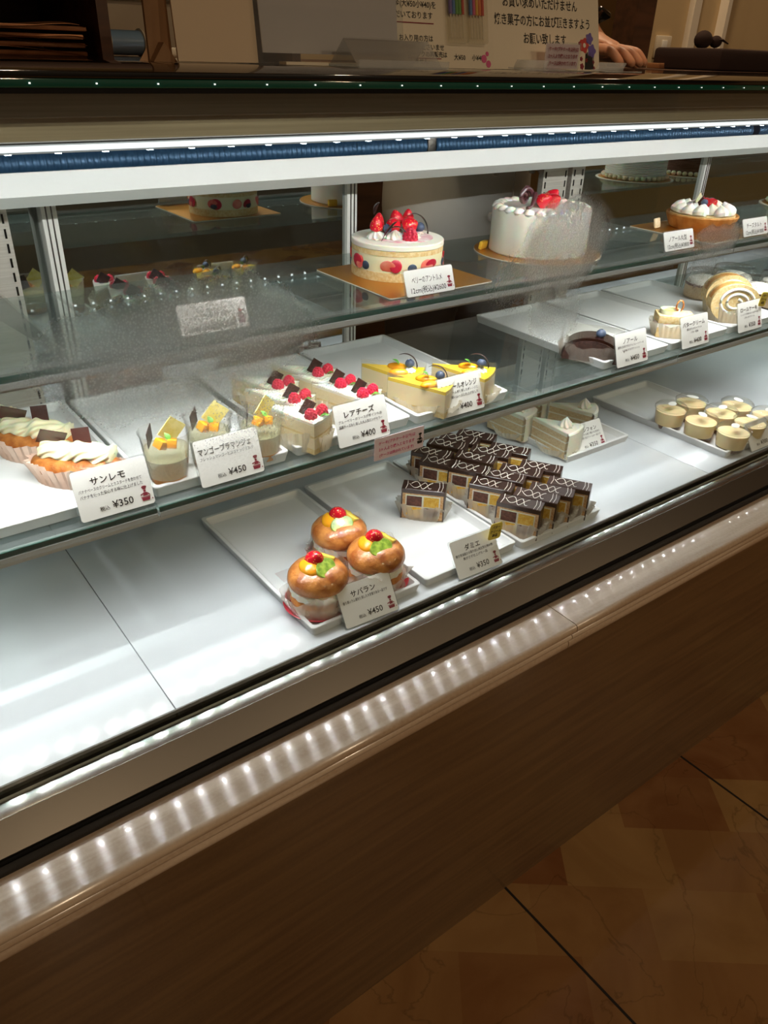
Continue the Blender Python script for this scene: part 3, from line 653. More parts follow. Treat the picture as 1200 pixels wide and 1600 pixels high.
def leaf(mb, L_, W, c, rot=(0, 0, 0)):
    from mathutils import Euler
    E = Euler(rot).to_matrix()
    def f(u, v):
        w = W*math.sin(PI*min(max(v, 0.02), 0.98))*(1+0.12*math.sin(v*26))
        p = E @ Vector(((u-0.5)*w, v*L_, 0.25*abs(u-0.5)*w+0.12*L_*math.sin(PI*v)))
        return (c[0]+p.x, c[1]+p.y, c[2]+p.z)
    return mb.grid(f, 4, 8)
def curl(mb, c, R_, a0, a1, w, rz=0, tilt=0.0, n=18):
    """arched chocolate sliver standing in a vertical plane"""
    pts = []; rr = []
    for k in range(n+1):
        t = k/n; a = math.radians(a0+(a1-a0)*t); x, z = R_*math.cos(a), R_*math.sin(a); y = tilt*z
        pts.append((c[0]+x*math.cos(rz)-y*math.sin(rz), c[1]+x*math.sin(rz)+y*math.cos(rz), c[2]+z)); rr.append(max(w*math.sin(PI*(0.04+0.92*t))**0.7, 0.0003))
    return mb.tube(pts, rr, 6, flat=0.3)
def plate(mb, w, h, c, rot, th=0.0009): return mb.box(c, (w, th, h), rot)

# ---- savarin
def savarin(label, loc, rz):
    t = thing('savarin', label, 'savarin', loc, rz, 'savarins on the tray')
    MB().lathe([(0.0001, 0.0), (0.036, 0.0), (0.0415, 0.004), (0.044, 0.0075), (0.0432, 0.008), (0.036, 0.0022), (0.0001, 0.002)], 40).build('foil_base', 'red', t)
    MB().lathe([(0.0001, 0.0025), (0.028, 0.0025), (0.034, 0.008), (0.0355, 0.016), (0.032, 0.023), (0.0001, 0.024)], 36).build('bun_base', 'bun', t)
    MB().lathe([(0.030, 0.021), (0.0345, 0.024), (0.0345, 0.032), (0.030, 0.035), (0.0001, 0.035)], 64, ruf=0.025, nr=16).build('cream_filling', 'cream', t)
    MB().lathe([(0.0001, 0.033), (0.031, 0.0325), (0.0360, 0.036), (0.0378, 0.041), (0.0368, 0.048), (0.032, 0.0545), (0.022, 0.0595), (0.010, 0.0612), (0.0001, 0.0615)], 36).build('bun_top', 'bun', t)
    MB().cyl(0.0165, -0.0022, 0.0022, 28, (-0.004, -0.0125, 0.0605), (0.55, -0.12, 0), 0.0008, sy=0.72).build('kiwi_slice', 'kiwi', t)
    MB().ball(0.0135, (-0.0125, 0.006, 0.0615), (0.75, 1.15, 0.42), rot=(0.1, -0.35, -0.5)).build('orange_slice', 'orange', t)
    MB().box((0.0165, -0.004, 0.0618), (0.011, 0.020, 0.006), (0.25, 0.35, 0.35), 0.0014).box((0.019, 0.005, 0.0610), (0.010, 0.014, 0.005), (0.0, 0.5, -0.2), 0.0014).build('pineapple_piece', 'pine', t)
    s = MB(); berry_straw(s, 0.0125, 0.0220, (0.003, 0.0075, 0.0590), (0.42, -0.38, 0.0)); s.build('strawberry', 'straw', t)
    # loose crinkled film rising round the bun
    def f(u, v):
        a = 2*PI*u; g = 0.0375+0.0065*v+0.004*v*math.sin(a*7)+0.0022*v*math.sin(a*17+1)
        h = 0.018+0.024*max(0, math.sin(a*2+0.6))**2+0.006*math.sin(a*5)
        return (g*math.cos(a), g*math.sin(a), 0.003+h*v)
    MB().grid(f, 96, 5, True).build('film_collar', 'collar', t)
    MB().lathe([(0.0355, 0.0035), (0.0385, 0.012), (0.039, 0.019)], 72, ruf=0.02, nr=14, capb=False, capt=False).build('paper_case', 'paper', t)
    return t
sv = savarin('savarin with fruit topping, rearmost of the three on the tray', (0.489, 0.732, ZD+TF), 0.0)
dup(sv, (0.497, 0.659, ZD+TF), 0.15, 'savarin with fruit topping, right of the three, half behind its price tag')
dup(sv, (0.410, 0.660, ZD+TF), 0.55, 'savarin with fruit topping, nearest the left edge of its tray')
t = tag(MB().prism(rrect(0.13, 0.13, 0.002), 0, 0.0006).build('doily_sheet', 'red', None, False), 'dark red paper sheet lying on the savarin tray', 'paper sheet'); t.location = (0.463, 0.684, ZD+TF-0.0008)

# ---- checkered cake (long axis X, front face -Y)
def damier(label, loc, rz):
    L_, D, H = 0.064, 0.027, 0.051; g = 'checkered cakes'
    t = thing('checkered_cake', label, 'cake', loc, rz, g)
    MB().b6(-L_/2+0.002, L_/2-0.002, -D/2, D/2, 0.002, H-0.006).build('sponge_body', 'tansponge', t, False)
    MB().b6(-L_/2+0.0065, L_/2-0.0065, -D/2-0.0004, D/2+0.0004, 0.006, H-0.0095).build('cream_frame', 'cream', t, False)
    a, b = L_/2-0.0082, 0.0014; z0, z1 = 0.0078, H-0.0112; zm = 0.0225
    MB().b6(b, a, -D/2-0.0009, D/2+0.0009, zm+0.001, z1).b6(-a, -b, -D/2-0.0009, D/2+0.0009, z0, zm-0.001).build('yellow_squares', 'yelsponge', t, False)
    MB().b6(-a, -b, -D/2-0.0009, D/2+0.0009, zm+0.001, z1).b6(b, a, -D/2-0.0009, D/2+0.0009, z0, zm-0.001).build('cocoa_squares', 'brownsponge', t, False)
    MB().extr([(-D/2-0.0004, H-0.007), (-D/2-0.0004, H-0.001), (-D/2+0.0006, H), (D/2-0.0006, H), (D/2+0.0004, H-0.001), (D/2+0.0004, H-0.007)], -L_/2, L_/2).b6(-L_/2, -L_/2+0.0018, -D/2-0.0003, D/2+0.0003, 0.001, H-0.004).b6(L_/2-0.0018, L_/2, -D/2-0.0003, D/2+0.0003, 0.001, H-0.004).build('chocolate_coating', 'choc', t)
    s = MB(); zt = H+0.0003
    for x in (-L_/2+0.006, L_/2-0.006, L_/2-0.011): s.tube([(x, -D/2, zt), (x+0.0015, 0, zt), (x, D/2, zt)], 0.00038, 5)
    for ph, am, fr_ in ((0.3, 1.0, 1.15), (PI*0.9, 0.8, 1.4)):
        s.tube([(-L_/2+0.011+0.034*k/30+0.0025*math.sin(5*k/30+ph*2), (D/2-0.003)*am*math.sin(2*PI*k/30*fr_+ph), zt) for k in range(31)], 0.00042, 5)
    s.build('icing_drizzle', 'icing', t)
    pleats(L_/2+0.001, D/2+0.003, 0.024, 1.21, 26, 0.08, 0.0, 2.5).build('paper_case', 'paperclear', t)
    return t
dm = damier('lone checkered cake slice, apart on its own tray', (0.655, 0.755, ZD+TF), -0.80)
def dpos(px, py, rz): return (px, py, ZD+TF), rz
spots = [  # x, y, heading, label
    (0.728, 0.803, -1.00, 'front one of the leftmost checkered cake column'), (0.738, 0.836, -1.02, 'second back in the leftmost checkered cake column'),
    (0.778, 0.846, -1.00, 'third back in the leftmost checkered cake column'), (0.808, 0.850, -1.02, 'fourth back in the leftmost checkered cake column'),
    (0.842, 0.846, -1.00, 'rearmost of all the checkered cakes, top of the crowd'),
    (0.752, 0.762, -0.98, 'front one of the second checkered cake column'), (0.784, 0.784, -1.02, 'second back in the second checkered cake column'),
    (0.818, 0.786, -1.02, 'third back in the second checkered cake column'), (0.851, 0.776, -1.0, 'rear one of the second checkered cake column'),
    (0.744, 0.705, -1.00, 'front one of the third checkered cake column'), (0.778, 0.714, -1.02, 'second back in the third checkered cake column'),
    (0.812, 0.712, -1.0, 'third back in the third checkered cake column'), (0.848, 0.704, -0.98, 'rear one of the third checkered cake column'),
    (0.740, 0.642, -1.02, 'nearest checkered cake of all, beside the yellow card'), (0.774, 0.643, -1.02, 'second from the left in the nearest row of checkered cakes'),
    (0.806, 0.643, -1.0, 'third from the left in the nearest row of checkered cakes'), (0.842, 0.641, -1.0, 'right end of the nearest row of checkered cakes')]
for (x, y, a, lb) in spots: dup(dm, (x, y, ZD+TF), a, lb)

# ---- wedge slices (tip at origin, pointing +X to the wide end)
def wedge_poly(L_, ang, n=6, grow=0.0):
    a = math.radians(ang)/2
    return [(-grow, 0)] + [((L_+grow)*math.cos(-a+2*a*k/n), (L_+grow)*math.sin(-a+2*a*k/n)+(grow*(-1 if k < n/2 else 1) if grow else 0)) for k in range(n+1)]
def wedge(t, layers, L_, ang):
    for (nm, mat, z0, z1, g) in layers: MB().prism(wedge_poly(L_, ang, 6, g), z0, z1).build(nm, mat, t, False)
def cheesecake(label, loc, rz):
    t = thing('cheesecake_slice', label, 'cheesecake', loc, rz, 'raspberry cheesecake slices')
    L_, an = 0.090, 29
    wedge(t, (('lower_sponge', 'sponge', 0.001, 0.008, 0), ('cheese_layer', 'mousse', 0.008, 0.0215, 0.0003), ('upper_sponge', 'sponge', 0.0215, 0.0245, 0), ('cheese_top', 'mousse', 0.0245, 0.0375, 0.0003), ('cream_top', 'cream', 0.0375, 0.041, 0.0004)), L_, an)
    s = MB()
    for k in range(22):
        x = 0.010+k*0.0037; w = x*math.tan(math.radians(an/2))
        s.box((x, 0, 0.0413), (0.0024, 2*w*0.97, 0.0012), (0, 0, 0))
    s.build('combed_ridges', 'cream', t)
    MB().wall(wedge_poly(L_, an, 6, 0.0012), 0.001, 0.0440).build('clear_wrap', 'film', t, False)
    s = MB(); raspberry(s, 0.0076, (0.076, -0.009, 0.0415), (0.15, 0, 0)); raspberry(s, 0.0076, (0.081, 0.0075, 0.0415), (-0.1, 0.2, 0)); s.build('raspberries', 'rasp', t)
    MB().box((0.066, 0.001, 0.0485), (0.019, 0.0011, 0.019), (0.15, 0.62, 1.25)).build('chocolate_plate', 'chocplate', t, False)
    s = MB(); leaf(s, 0.012, 0.007, (0.084, -0.002, 0.042), (0.2, 0, -1.2)); s.build('mint_leaf', 'leaf', t)
    pleats(L_*0.42, 0.022, 0.024, 1.14, 30, 0.05, 0.0).build('paper_case', 'paper', t, loc=(0.056, 0, 0.0002))
    return t
def wide_at(x, y, rz, d): return (x-d*math.cos(rz), y-d*math.sin(rz), Z1+TF)
HC = math.radians(-60)
ck = cheesecake('raspberry cheesecake slice nearest the front on the left, beside its price tag', wide_at(0.447, 0.716, HC, 0.079), HC)
for x, y, lb in ((0.456, 0.768, 'raspberry cheesecake slice in the middle of the left column'), (0.462, 0.818, 'raspberry cheesecake slice at the back of the left column'),
                 (0.528, 0.828, 'raspberry cheesecake slice at the back of the right column, farthest up'), (0.531, 0.779, 'raspberry cheesecake slice in the middle of the right column'), (0.536, 0.737, 'raspberry cheesecake slice at the front of the right column')):
    dup(ck, wide_at(x, y, HC, 0.079), HC, lb)
def orange_slice_cake(label, loc, rz):
    t = thing('orange_mousse_slice', label, 'mousse cake', loc, rz, 'orange mousse slices')
    L_, an = 0.088, 34
    wedge(t, (('sponge_base', 'sponge', 0.001, 0.009, 0), ('mousse_layer', 'mousse', 0.009, 0.034, 0.0003), ('orange_glaze', 'yglaze', 0.034, 0.0385, 0.0001)), L_, an)
    MB().wall(wedge_poly(L_, an, 6, 0.0012), 0.001, 0.045).build('clear_wrap', 'film', t, False)
    rosette(0.0085, 0.008, (0.070, 0.002, 0.038)).build('cream_dot', 'cream', t)
    s = MB(); blueberry(s, 0.0065, (0.070, 0.002, 0.0445)); s.build('blueberry', 'blue', t)
    MB().ball(0.012, (0.052, 0.006, 0.040), (1.35, 0.62, 0.5)).ball(0.011, (0.060, -0.012, 0.040), (1.2, 0.6, 0.5), rot=(0, 0, 0.5)).build('orange_segments', 'orange', t)
    s = MB(); leaf(s, 0.013, 0.010, (0.056, 0.0, 0.045), (0.7, 0, 1.9)); s.build('mint_leaf', 'leaf', t)
    s = MB(); curl(s, (0.062, 0.004, 0.044), 0.017, -10, 120, 0.0022, 0.3, 0.1); s.build('chocolate_curl', 'choc', t)
    pleats(L_*0.42, 0.023, 0.016, 1.22, 30, 0.05).build('paper_case', 'paper', t, loc=(0.055, 0, 0.0002))
    return t
om = orange_slice_cake('orange mousse slice at the back left, next to the cheesecakes', wide_at(0.632, 0.782, HC, 0.066), HC)
dup(om, wide_at(0.634, 0.722, HC+0.05, 0.066), HC+0.12, 'orange mousse slice at the front, directly behind its price tag')
dup(om, wide_at(0.716, 0.730, HC, 0.066), HC, 'orange mousse slice at the right edge of its tray')
def chiffon(label, loc, rz):
    t = thing('chiffon_slice', label, 'chiffon cake', loc, rz, 'tea chiffon slices')
    L_, an = 0.082, 38
    wedge(t, (('lower_sponge', 'teasponge', 0.001, 0.014, 0), ('lower_cream', 'cream', 0.014, 0.0165, 0.0003), ('middle_sponge', 'teasponge', 0.0165, 0.030, 0), ('upper_cream', 'cream', 0.030, 0.0325, 0.0003), ('upper_sponge', 'teasponge', 0.0325, 0.043, 0), ('cream_top', 'cream', 0.043, 0.049, 0.0005)), L_, an)
    a = math.radians(an)/2
    MB().lathe([(L_+0.0002, 0.001), (L_+0.006, 0.002), (L_+0.006, 0.046), (L_+0.002, 0.0495), (L_-0.01, 0.0497), (L_-0.01, 0.001)], 12, a0=-a, a1=a, capb=False, capt=False).build('cream_coat', 'cream', t)
    rosette(0.0125, 0.018, (0.062, 0, 0.049), 7, 1.2).build('cream_rosette', 'cream', t)
    MB().wall(wedge_poly(L_+0.006, an, 6, 0.0014), 0.001, 0.051).build('clear_wrap', 'film', t, False)
    pleats(L_*0.40, 0.026, 0.013, 1.2, 30, 0.05).build('paper_case', 'paperclear', t, loc=(0.052, 0, 0.0002))
    return t
HF = math.radians(-68)
cf = chiffon('tea chiffon slice in front, its layered side facing out beside the price tag', (0.980, 0.848, ZD+TF), HF-0.1)
dup(cf, (1.055, 0.878, ZD+TF), HF+0.25, 'tea chiffon slice at the right, behind its price tag')
dup(cf, (0.958, 0.938, ZD+TF), HF+0.02, 'tea chiffon slice in the second row on the left')
dup(cf, (1.020, 0.965, ZD+TF), HF+0.12, 'tea chiffon slice in the second row in the middle')
dup(cf, (0.990, 1.035, ZD+TF), HF, 'tea chiffon slice at the very back of the tray')

# ---- pudding cups
def pudding(label, loc, rz):
    t = thing('custard_pudding', label, 'pudding', loc, rz, 'custard pudding cups')
    MB().lathe([(0.0001, 0.001), (0.022, 0.001), (0.0245, 0.0085), (0.0001, 0.0085)], 28).build('caramel_layer', 'caramel', t)
    MB().lathe([(0.0001, 0.0085), (0.0248, 0.0085), (0.0275, 0.034), (0.0001, 0.034)], 28).build('custard', 'pudding', t)
    MB().lathe([(0.022, 0.0), (0.0255, 0.006), (0.0285, 0.038), (0.0300, 0.038), (0.0300, 0.040)], 28, capt=False).build('cup', 'cup', t)
    MB().lathe([(0.0305, 0.0375), (0.0305, 0.041), (0.028, 0.0415), (0.0268, 0.0445), (0.025, 0.046), (0.0001, 0.0463)], 28, ruf=0.006, nr=14, capb=False).build('lid', 'cup', t)
    MB().cyl(0.0100, 0.0465, 0.0468, 20, sx=1.1, sy=0.7).build('lid_sticker', 'white', t, False)
    return t
pd = pudding('custard pudding cup at the back left corner of the group', (1.252, 0.752, ZD+TF), 0.3)
for x, y, lb in ((1.256, 0.690, 'custard pudding cup in the middle of the left column'), (1.262, 0.628, 'custard pudding cup nearest the front, beside its price tag'), (1.316, 0.752, 'custard pudding cup at the back, second from the left'),
                 (1.320, 0.690, 'custard pudding cup in the middle of the group'), (1.325, 0.634, 'custard pudding cup directly behind its price tag'), (1.378, 0.694, 'custard pudding cup in the right column at the back'),
                 (1.384, 0.634, 'custard pudding cup in the right column at the front')):
    dup(pd, (x, y, ZD+TF), random.uniform(0, 3), lb)

# ---- banana cream buns (long axis X)
def cream_bun(label, loc, rz):
    t = thing('banana_cream_bun', label, 'cream bun', loc, rz, 'banana cream buns')
    def f(u, v):
        a = 2*PI*u; x = -0.052+0.104*v; w = max(1-(x/0.052)**2, 0.0)**0.42
        return (x*(1+0.0*w), 0.0215*w*math.cos(a), 0.017+0.0165*w*math.sin(a)+0.25*abs(x)**1.5)
    MB().grid(f, 24, 20, True).build('bun', 'bun', t)
    # piped swirl of ridged cream
    for sgn in (0,):
        pts = []; n = 90
        def g(u, v):
            x = -0.038+0.080*v; env = 0.75+0.25*math.sin(PI*v)
            rr = 0.0150*env*(1+0.10*math.sin(v*2*PI*4.2))*(1+0.10*math.sin(8*2*PI*u+v*30)) if 0 < v < 1 else 0.001
            a = 2*PI*u
            return (x, 0.002+rr*math.cos(a), 0.0345+rr*0.75*math.sin(a)+0.002*math.sin(v*2*PI*2.1))
        MB().grid(g, 96, 60, True).build('banana_cream', 'custard', t)
    MB().box((-0.024, 0.002, 0.050), (0.027, 0.0012, 0.022), (0.55, 0.35, 0.55)).box((0.008, 0.004, 0.050), (0.019, 0.0012, 0.023), (-0.30, -0.15, 0.1)).build('chocolate_plates', 'milkchoc', t, False)
    pleats(0.046, 0.020, 0.025, 1.22, 34, 0.055, 0.0, 2.0).build('paper_case', 'paperpink', t)
    return t
bn = cream_bun('banana cream bun nearest the front, behind its price tag', (0.187, 0.785, Z1+TF), -0.72)
dup(bn, (0.168, 0.868, Z1+TF), -0.78, 'banana cream bun in the middle of the three')
dup(bn, (0.128, 0.950, Z1+TF), -0.85, 'banana cream bun farthest back at the left picture edge')

# ---- mango cups
def mango_cup(label, loc, rz):
    t = thing('mango_cup', label, 'dessert cup', loc, rz, 'mango blancmange cups')
    MB().lathe([(0.0001, 0.0015), (0.0185, 0.0015), (0.0200, 0.010), (0.0001, 0.010)], 28).build('mango_jelly', 'mango', t)
    MB().lathe([(0.0001, 0.010), (0.0200, 0.010), (0.0228, 0.032), (0.0001, 0.032)], 28).build('blancmange', 'blanc', t)
    MB().lathe([(0.0001, 0.032), (0.0228, 0.032), (0.0242, 0.041), (0.012, 0.045), (0.0001, 0.043)], 28, ruf=0.01, nr=9).build('clear_jelly', 'jelly', t)
    MB().lathe([(0.0190, 0.0), (0.0198, 0.001), (0.0265, 0.059), (0.0278, 0.0605), (0.0270, 0.061), (0.0258, 0.060), (0.0192, 0.002)], 32, capt=False).build('cup', 'cup', t)
    MB().box((-0.006, -0.004, 0.048), (0.012, 0.011, 0.010), (0.3, 0.4, 0.5), 0.001).box((0.005, -0.007, 0.047), (0.010, 0.010, 0.010), (0.1, 0.2, 1.1), 0.001).build('mango_cubes', 'orange', t)
    MB().box((0.010, 0.003, 0.058), (0.024, 0.001, 0.024), (0.20, 0.72, 0.25)).build('yellow_plate', 'ychoc', t, False)
    MB().box((-0.014, 0.006, 0.055), (0.017, 0.001, 0.022), (0.1, -0.35, 0.9)).build('chocolate_plate', 'chocplate', t, False)
    s = MB(); leaf(s, 0.011, 0.007, (0.002, -0.008, 0.050), (0.9, 0, 0.3)); s.build('mint_leaf', 'leaf', t)
    return t
mc = mango_cup('mango blancmange cup at the left, beside the cream bun price tag', (0.267, 0.733, Z1+TF), 0.0)
dup(mc, (0.324, 0.748, Z1+TF), -0.15, 'mango blancmange cup in the middle, behind its price tag')
dup(mc, (0.380, 0.730, Z1+TF), 0.2, 'mango blancmange cup at the right, touching the cheesecakes')

# ---- slices on the right of the lower shelf
t = thing('chocolate_slice', 'dark glazed chocolate slice with one blueberry in a fluted case', 'chocolate cake', (0.985, 0.752, Z1+TF), -0.95)
def f(u, v):
    a = PI*u; r = 0.049
    return (r*math.cos(a)*(1-0.06*v), (-0.020+0.040*v), 0.004+0.036*math.sin(a)**0.8*(1-0.04*abs(v-0.5)))
def half_dome(z0, s_, y0, y1): 
    pl = [(0.046*s_*math.cos(PI*k/20), z0+0.034*s_*max(math.sin(PI*k/20), 0)**0.75) for k in range(21)]
    m_ = MB(); a_ = [m_.bm.verts.new((x, y0, z)) for x, z in pl]; b_ = [m_.bm.verts.new((x, y1, z)) for x, z in pl]
    m_.bm.faces.new(a_); m_.bm.faces.new(list(reversed(b_)))
    for k in range(21): m_.bm.faces.new((a_[k], a_[(k+1) % 21], b_[(k+1) % 21], b_[k]))
    return m_
half_dome(0.001, 0.95, -0.020, 0.020).build('cocoa_sponge', 'darksponge', t, ang=50)
half_dome(0.004, 1.0, -0.0185, 0.0215).build('chocolate_glaze', 'glaze', t, ang=50)
s = MB(); blueberry(s, 0.0078, (0.010, -0.002, 0.036)); s.build('blueberry', 'blue', t)
pleats(0.0475, 0.024, 0.025, 1.1, 34, 0.05, 0, 2.6).build('paper_case', 'thincase', t)
MB().box((-0.049, 0.0, 0.025), (0.0008, 0.03, 0.042)).box((0, 0.0235, 0.025), (0.09, 0.0006, 0.044)).build('clear_wrap', 'film', t, False)

t = thing('square_cream_cake', 'yellow square cake with green rim and caramel ring on top', 'cake', (1.205, 0.758, Z1+TF), -0.75)
MB().b6(-0.031, 0.031, -0.021, 0.021, 0.001, 0.018).build('lower_sponge', 'sponge', t, False)
MB().b6(-0.0312, 0.0312, -0.0212, 0.0212, 0.018, 0.024).build('cream_layer', 'cream', t, False)
MB().b6(-0.031, 0.031, -0.021, 0.021, 0.024, 0.038, 0.002).build('upper_sponge', 'sponge', t)
MB().lathe([(0.014, 0.038), (0.015, 0.045), (0.0165, 0.0455), (0.0172, 0.038)], 28, (-0.010, 0, 0), capb=False, capt=False).build('custard_ring', 'custard', t)
MB().cyl(0.0145, 0.038, 0.0405, 24, (-0.010, 0, 0)).build('lemon_jelly', 'ychoc', t)
MB().tube([(0.006+0.008*math.cos(a/14*2*PI)*0.7, 0.004, 0.050+0.0095*math.sin(a/14*2*PI)) for a in range(15)], 0.0016, 6).build('caramel_ring', 'bun', t)
pleats(0.033, 0.0235, 0.024, 1.2, 30, 0.05, 0, 3).build('paper_case', 'paper', t)

def roll_slice(label, loc, rz, R_=0.038, D=0.030):
    t = thing('roll_cake_slice', label, 'roll cake', loc, rz, 'roll cake slices')
    outer = [(R_*math.cos(2*PI*k/40)*1.15, R_+R_*math.sin(2*PI*k/40)*0.92-0.002) for k in range(40)]
    MB().prism(outer, -D/2, D/2, rot=(PI/2, 0, 0)).build('sponge', 'sponge', t, ang=40)
    n = 60; s = MB()
    pts = [((R_*0.78)*(1-0.75*k/n)*math.cos(2.2*2*PI*k/n)*1.1, -D/2-0.0004, R_+(R_*0.78)*(1-0.75*k/n)*math.sin(2.2*2*PI*k/n)*0.9) for k in range(n+1)]
    s.tube(pts, 0.0028, 6); s.build('cream_spiral', 'cream', t)
    MB().lathe([(R_*0.98*1.15, -D*0.5), (R_*1.02*1.15, 0), (R_*0.98*1.15, D*0.5)], 32, (0, 0, R_-0.002), (PI/2, 0, 0), 1.0, 0.8, capb=False, capt=False, a0=0.2, a1=PI-0.2).build('baked_skin', 'crust', t)
    pleats(R_*0.95, D*0.55, 0.026, 1.15, 34, 0.05, 0, 2.6).build('paper_case', 'paper', t)
    return t
rl = roll_slice('roll cake slice standing on edge, the nearer of the two', (1.372, 0.752, Z1+TF), -0.72)
dup(rl, (1.420, 0.795, Z1+TF), -0.66, 'roll cake slice standing on edge, the farther one behind')

def sugar_cup(label, loc, rz):
    t = thing('sugar_dusted_cup', label, 'dessert cup', loc, rz, 'sugar dusted lidded cups')
    MB().cyl(0.038, 0.001, 0.028, 28, bev=0.003).build('cream_body', 'teasponge', t)
    MB().cyl(0.0385, 0.026, 0.030, 28).build('cocoa_layer', 'brownsponge', t)
    MB().lathe([(0.037, 0.030), (0.034, 0.036), (0.02, 0.041), (0.0001, 0.043)], 32, ruf=0.02, nr=11).build('sugar_top', 'powder', t)
    MB().lathe([(0.038, 0.0), (0.040, 0.028), (0.0415, 0.030), (0.0405, 0.050), (0.037, 0.0535), (0.0001, 0.054)], 30, ruf=0.004, nr=15).build('clear_lid', 'cup', t)
    return t
su = sugar_cup('sugar dusted lidded cup, nearest the roll cakes', (1.520, 0.790, Z1+TF), 0)
for x, y, lb in ((1.480, 0.880, 'sugar dusted lidded cup behind the roll cakes at the left'), (1.605, 0.790, 'sugar dusted lidded cup at the right picture edge'), (1.567, 0.872, 'sugar dusted lidded cup in the rear row at the right')):
    dup(su, (x, y, Z1+TF), 1, lb)

# ================================================================== WHOLE CAKES
def rect_board(cx, cy, w, d, label, rz=0):
    t = thing('cake_board', label, 'cake board', (cx, cy, Z2+0.0002), rz)
    MB().prism(rrect(w, d, 0.004), 0, 0.0012).build('paper_core', 'goldw', t, False)
    MB().prism(rrect(w-0.001, d-0.001, 0.004), 0.0012, 0.0016).build('gold_face', 'gold', t, False)
    return t
rect_board(0.637, 0.803, 0.165, 0.165, 'square gold cake board under the berry cake')
ZC = Z2+0.0020
t = thing('berry_cake', 'round berry cake with strawberries on pink cream and fruit round the side', 'cake', (0.640, 0.822, ZC), 0.0)
R_ = 0.060
MB().cyl(R_-0.0005, 0, 0.011, 48).build('lower_sponge', 'sponge', t)
MB().cyl(R_-0.001, 0.011, 0.032, 48).build('cream_band', 'custard', t)
MB().cyl(R_-0.0005, 0.031, 0.037, 48).build('upper_sponge', 'sponge', t)
MB().cyl(R_, 0.037, 0.044, 48, bev=0.001).build('cream_top', 'cream', t)
rnd = random.Random(3)
for nm_, mt_, off, cnt in (('strawberry_slices', 'strawcut', 0.0, 8), ('raspberry_slices', 'rasp', 0.42, 7)):
    mb = MB()
    for k in range(cnt):
        a = 2*PI*k/cnt+off+rnd.uniform(-0.06, 0.06); w_ = rnd.uniform(0.75, 1.1)
        mb.ball(0.0095, (R_*math.cos(a), R_*math.sin(a), 0.0195+rnd.uniform(-0.002, 0.001)), (w_, 0.12, rnd.uniform(0.7, 0.95)), 12, 8, (rnd.uniform(-0.4, 0.4), 0, a+PI/2))
    mb.build(nm_, mt_, t)
mb = MB()
for k in range(6):
    a = 2*PI*k/6+0.2; mb.ball(0.0066, (R_*math.cos(a), R_*math.sin(a), 0.0175), (0.95, 0.2, 0.8), 12, 8, (0, 0, a+PI/2))
mb.build('blueberry_slices', 'blue', t)
pk = N('pink_sauce_dust', 'fbf1ec', 'e88c9e', 70, 0.6, lo=0.4, hi=0.7); M['pinkdust'] = pk
MB().cyl(0.036, 0.044, 0.0446, 32, (0.005, -0.006, 0), sx=1.1).build('pink_dusting', 'pinkdust', t)
for (x, y) in ((-0.030, 0.004), (-0.012, -0.010), (0.010, -0.014), (0.030, 0.004), (0.0, 0.018), (-0.016, 0.020), (0.020, 0.018)):
    rosette(0.0125, 0.012, (x, y, 0.044), 8).build('cream_rosette', 'cream', t)
for (x, y, z, r, h, rot) in ((-0.030, 0.006, 0.053, 0.0088, 0.019, (0.15, -0.1, 0)), (-0.021, 0.016, 0.054, 0.0082, 0.019, (-0.2, 0.3, 0)), (-0.006, 0.002, 0.056, 0.0098, 0.021, (0.75, -0.85, 0)), (0.010, 0.000, 0.053, 0.0115, 0.020, (1.0, 0.5, 0.4)),
                             (0.012, 0.016, 0.056, 0.0095, 0.019, (0.0, -0.35, 0)), (0.026, 0.012, 0.056, 0.0082, 0.020, (0.2, -0.2, 0)), (0.018, 0.004, 0.052, 0.009, 0.017, (1.1, 0.9, 0))):
    s = MB(); berry_straw(s, r, h, (x, y, z), rot); s.build('strawberry', 'straw', t)
s = MB(); raspberry(s, 0.0095, (0.000, -0.026, 0.0445)); s.build('raspberry', 'rasp', t)
s = MB(); blueberry(s, 0.0068, (0.026, -0.012, 0.050)); blueberry(s, 0.006, (-0.020, -0.004, 0.052)); s.build('blueberries', 'blue', t)
for (c, r, a0, a1, rz, tl) in (((-0.016, -0.006, 0.046), 0.021, 100, 185, 0.4, -0.5), ((-0.004, 0.028, 0.058), 0.024, 95, 150, 0.5, 0.2), ((0.022, -0.004, 0.046), 0.025, -12, 105, 0.0, 0.1), ((-0.02, -0.020, 0.046), 0.016, 10, 120, -0.3, -0.2)):
    s = MB(); curl(s, c, r, a0, a1, 0.0028, rz, tl); s.build('chocolate_curl', 'choc', t)
s = MB(); leaf(s, 0.010, 0.006, (0.040, 0.006, 0.048), (0.5, 0, -0.5)); s.build('mint_leaf', 'leaf', t)

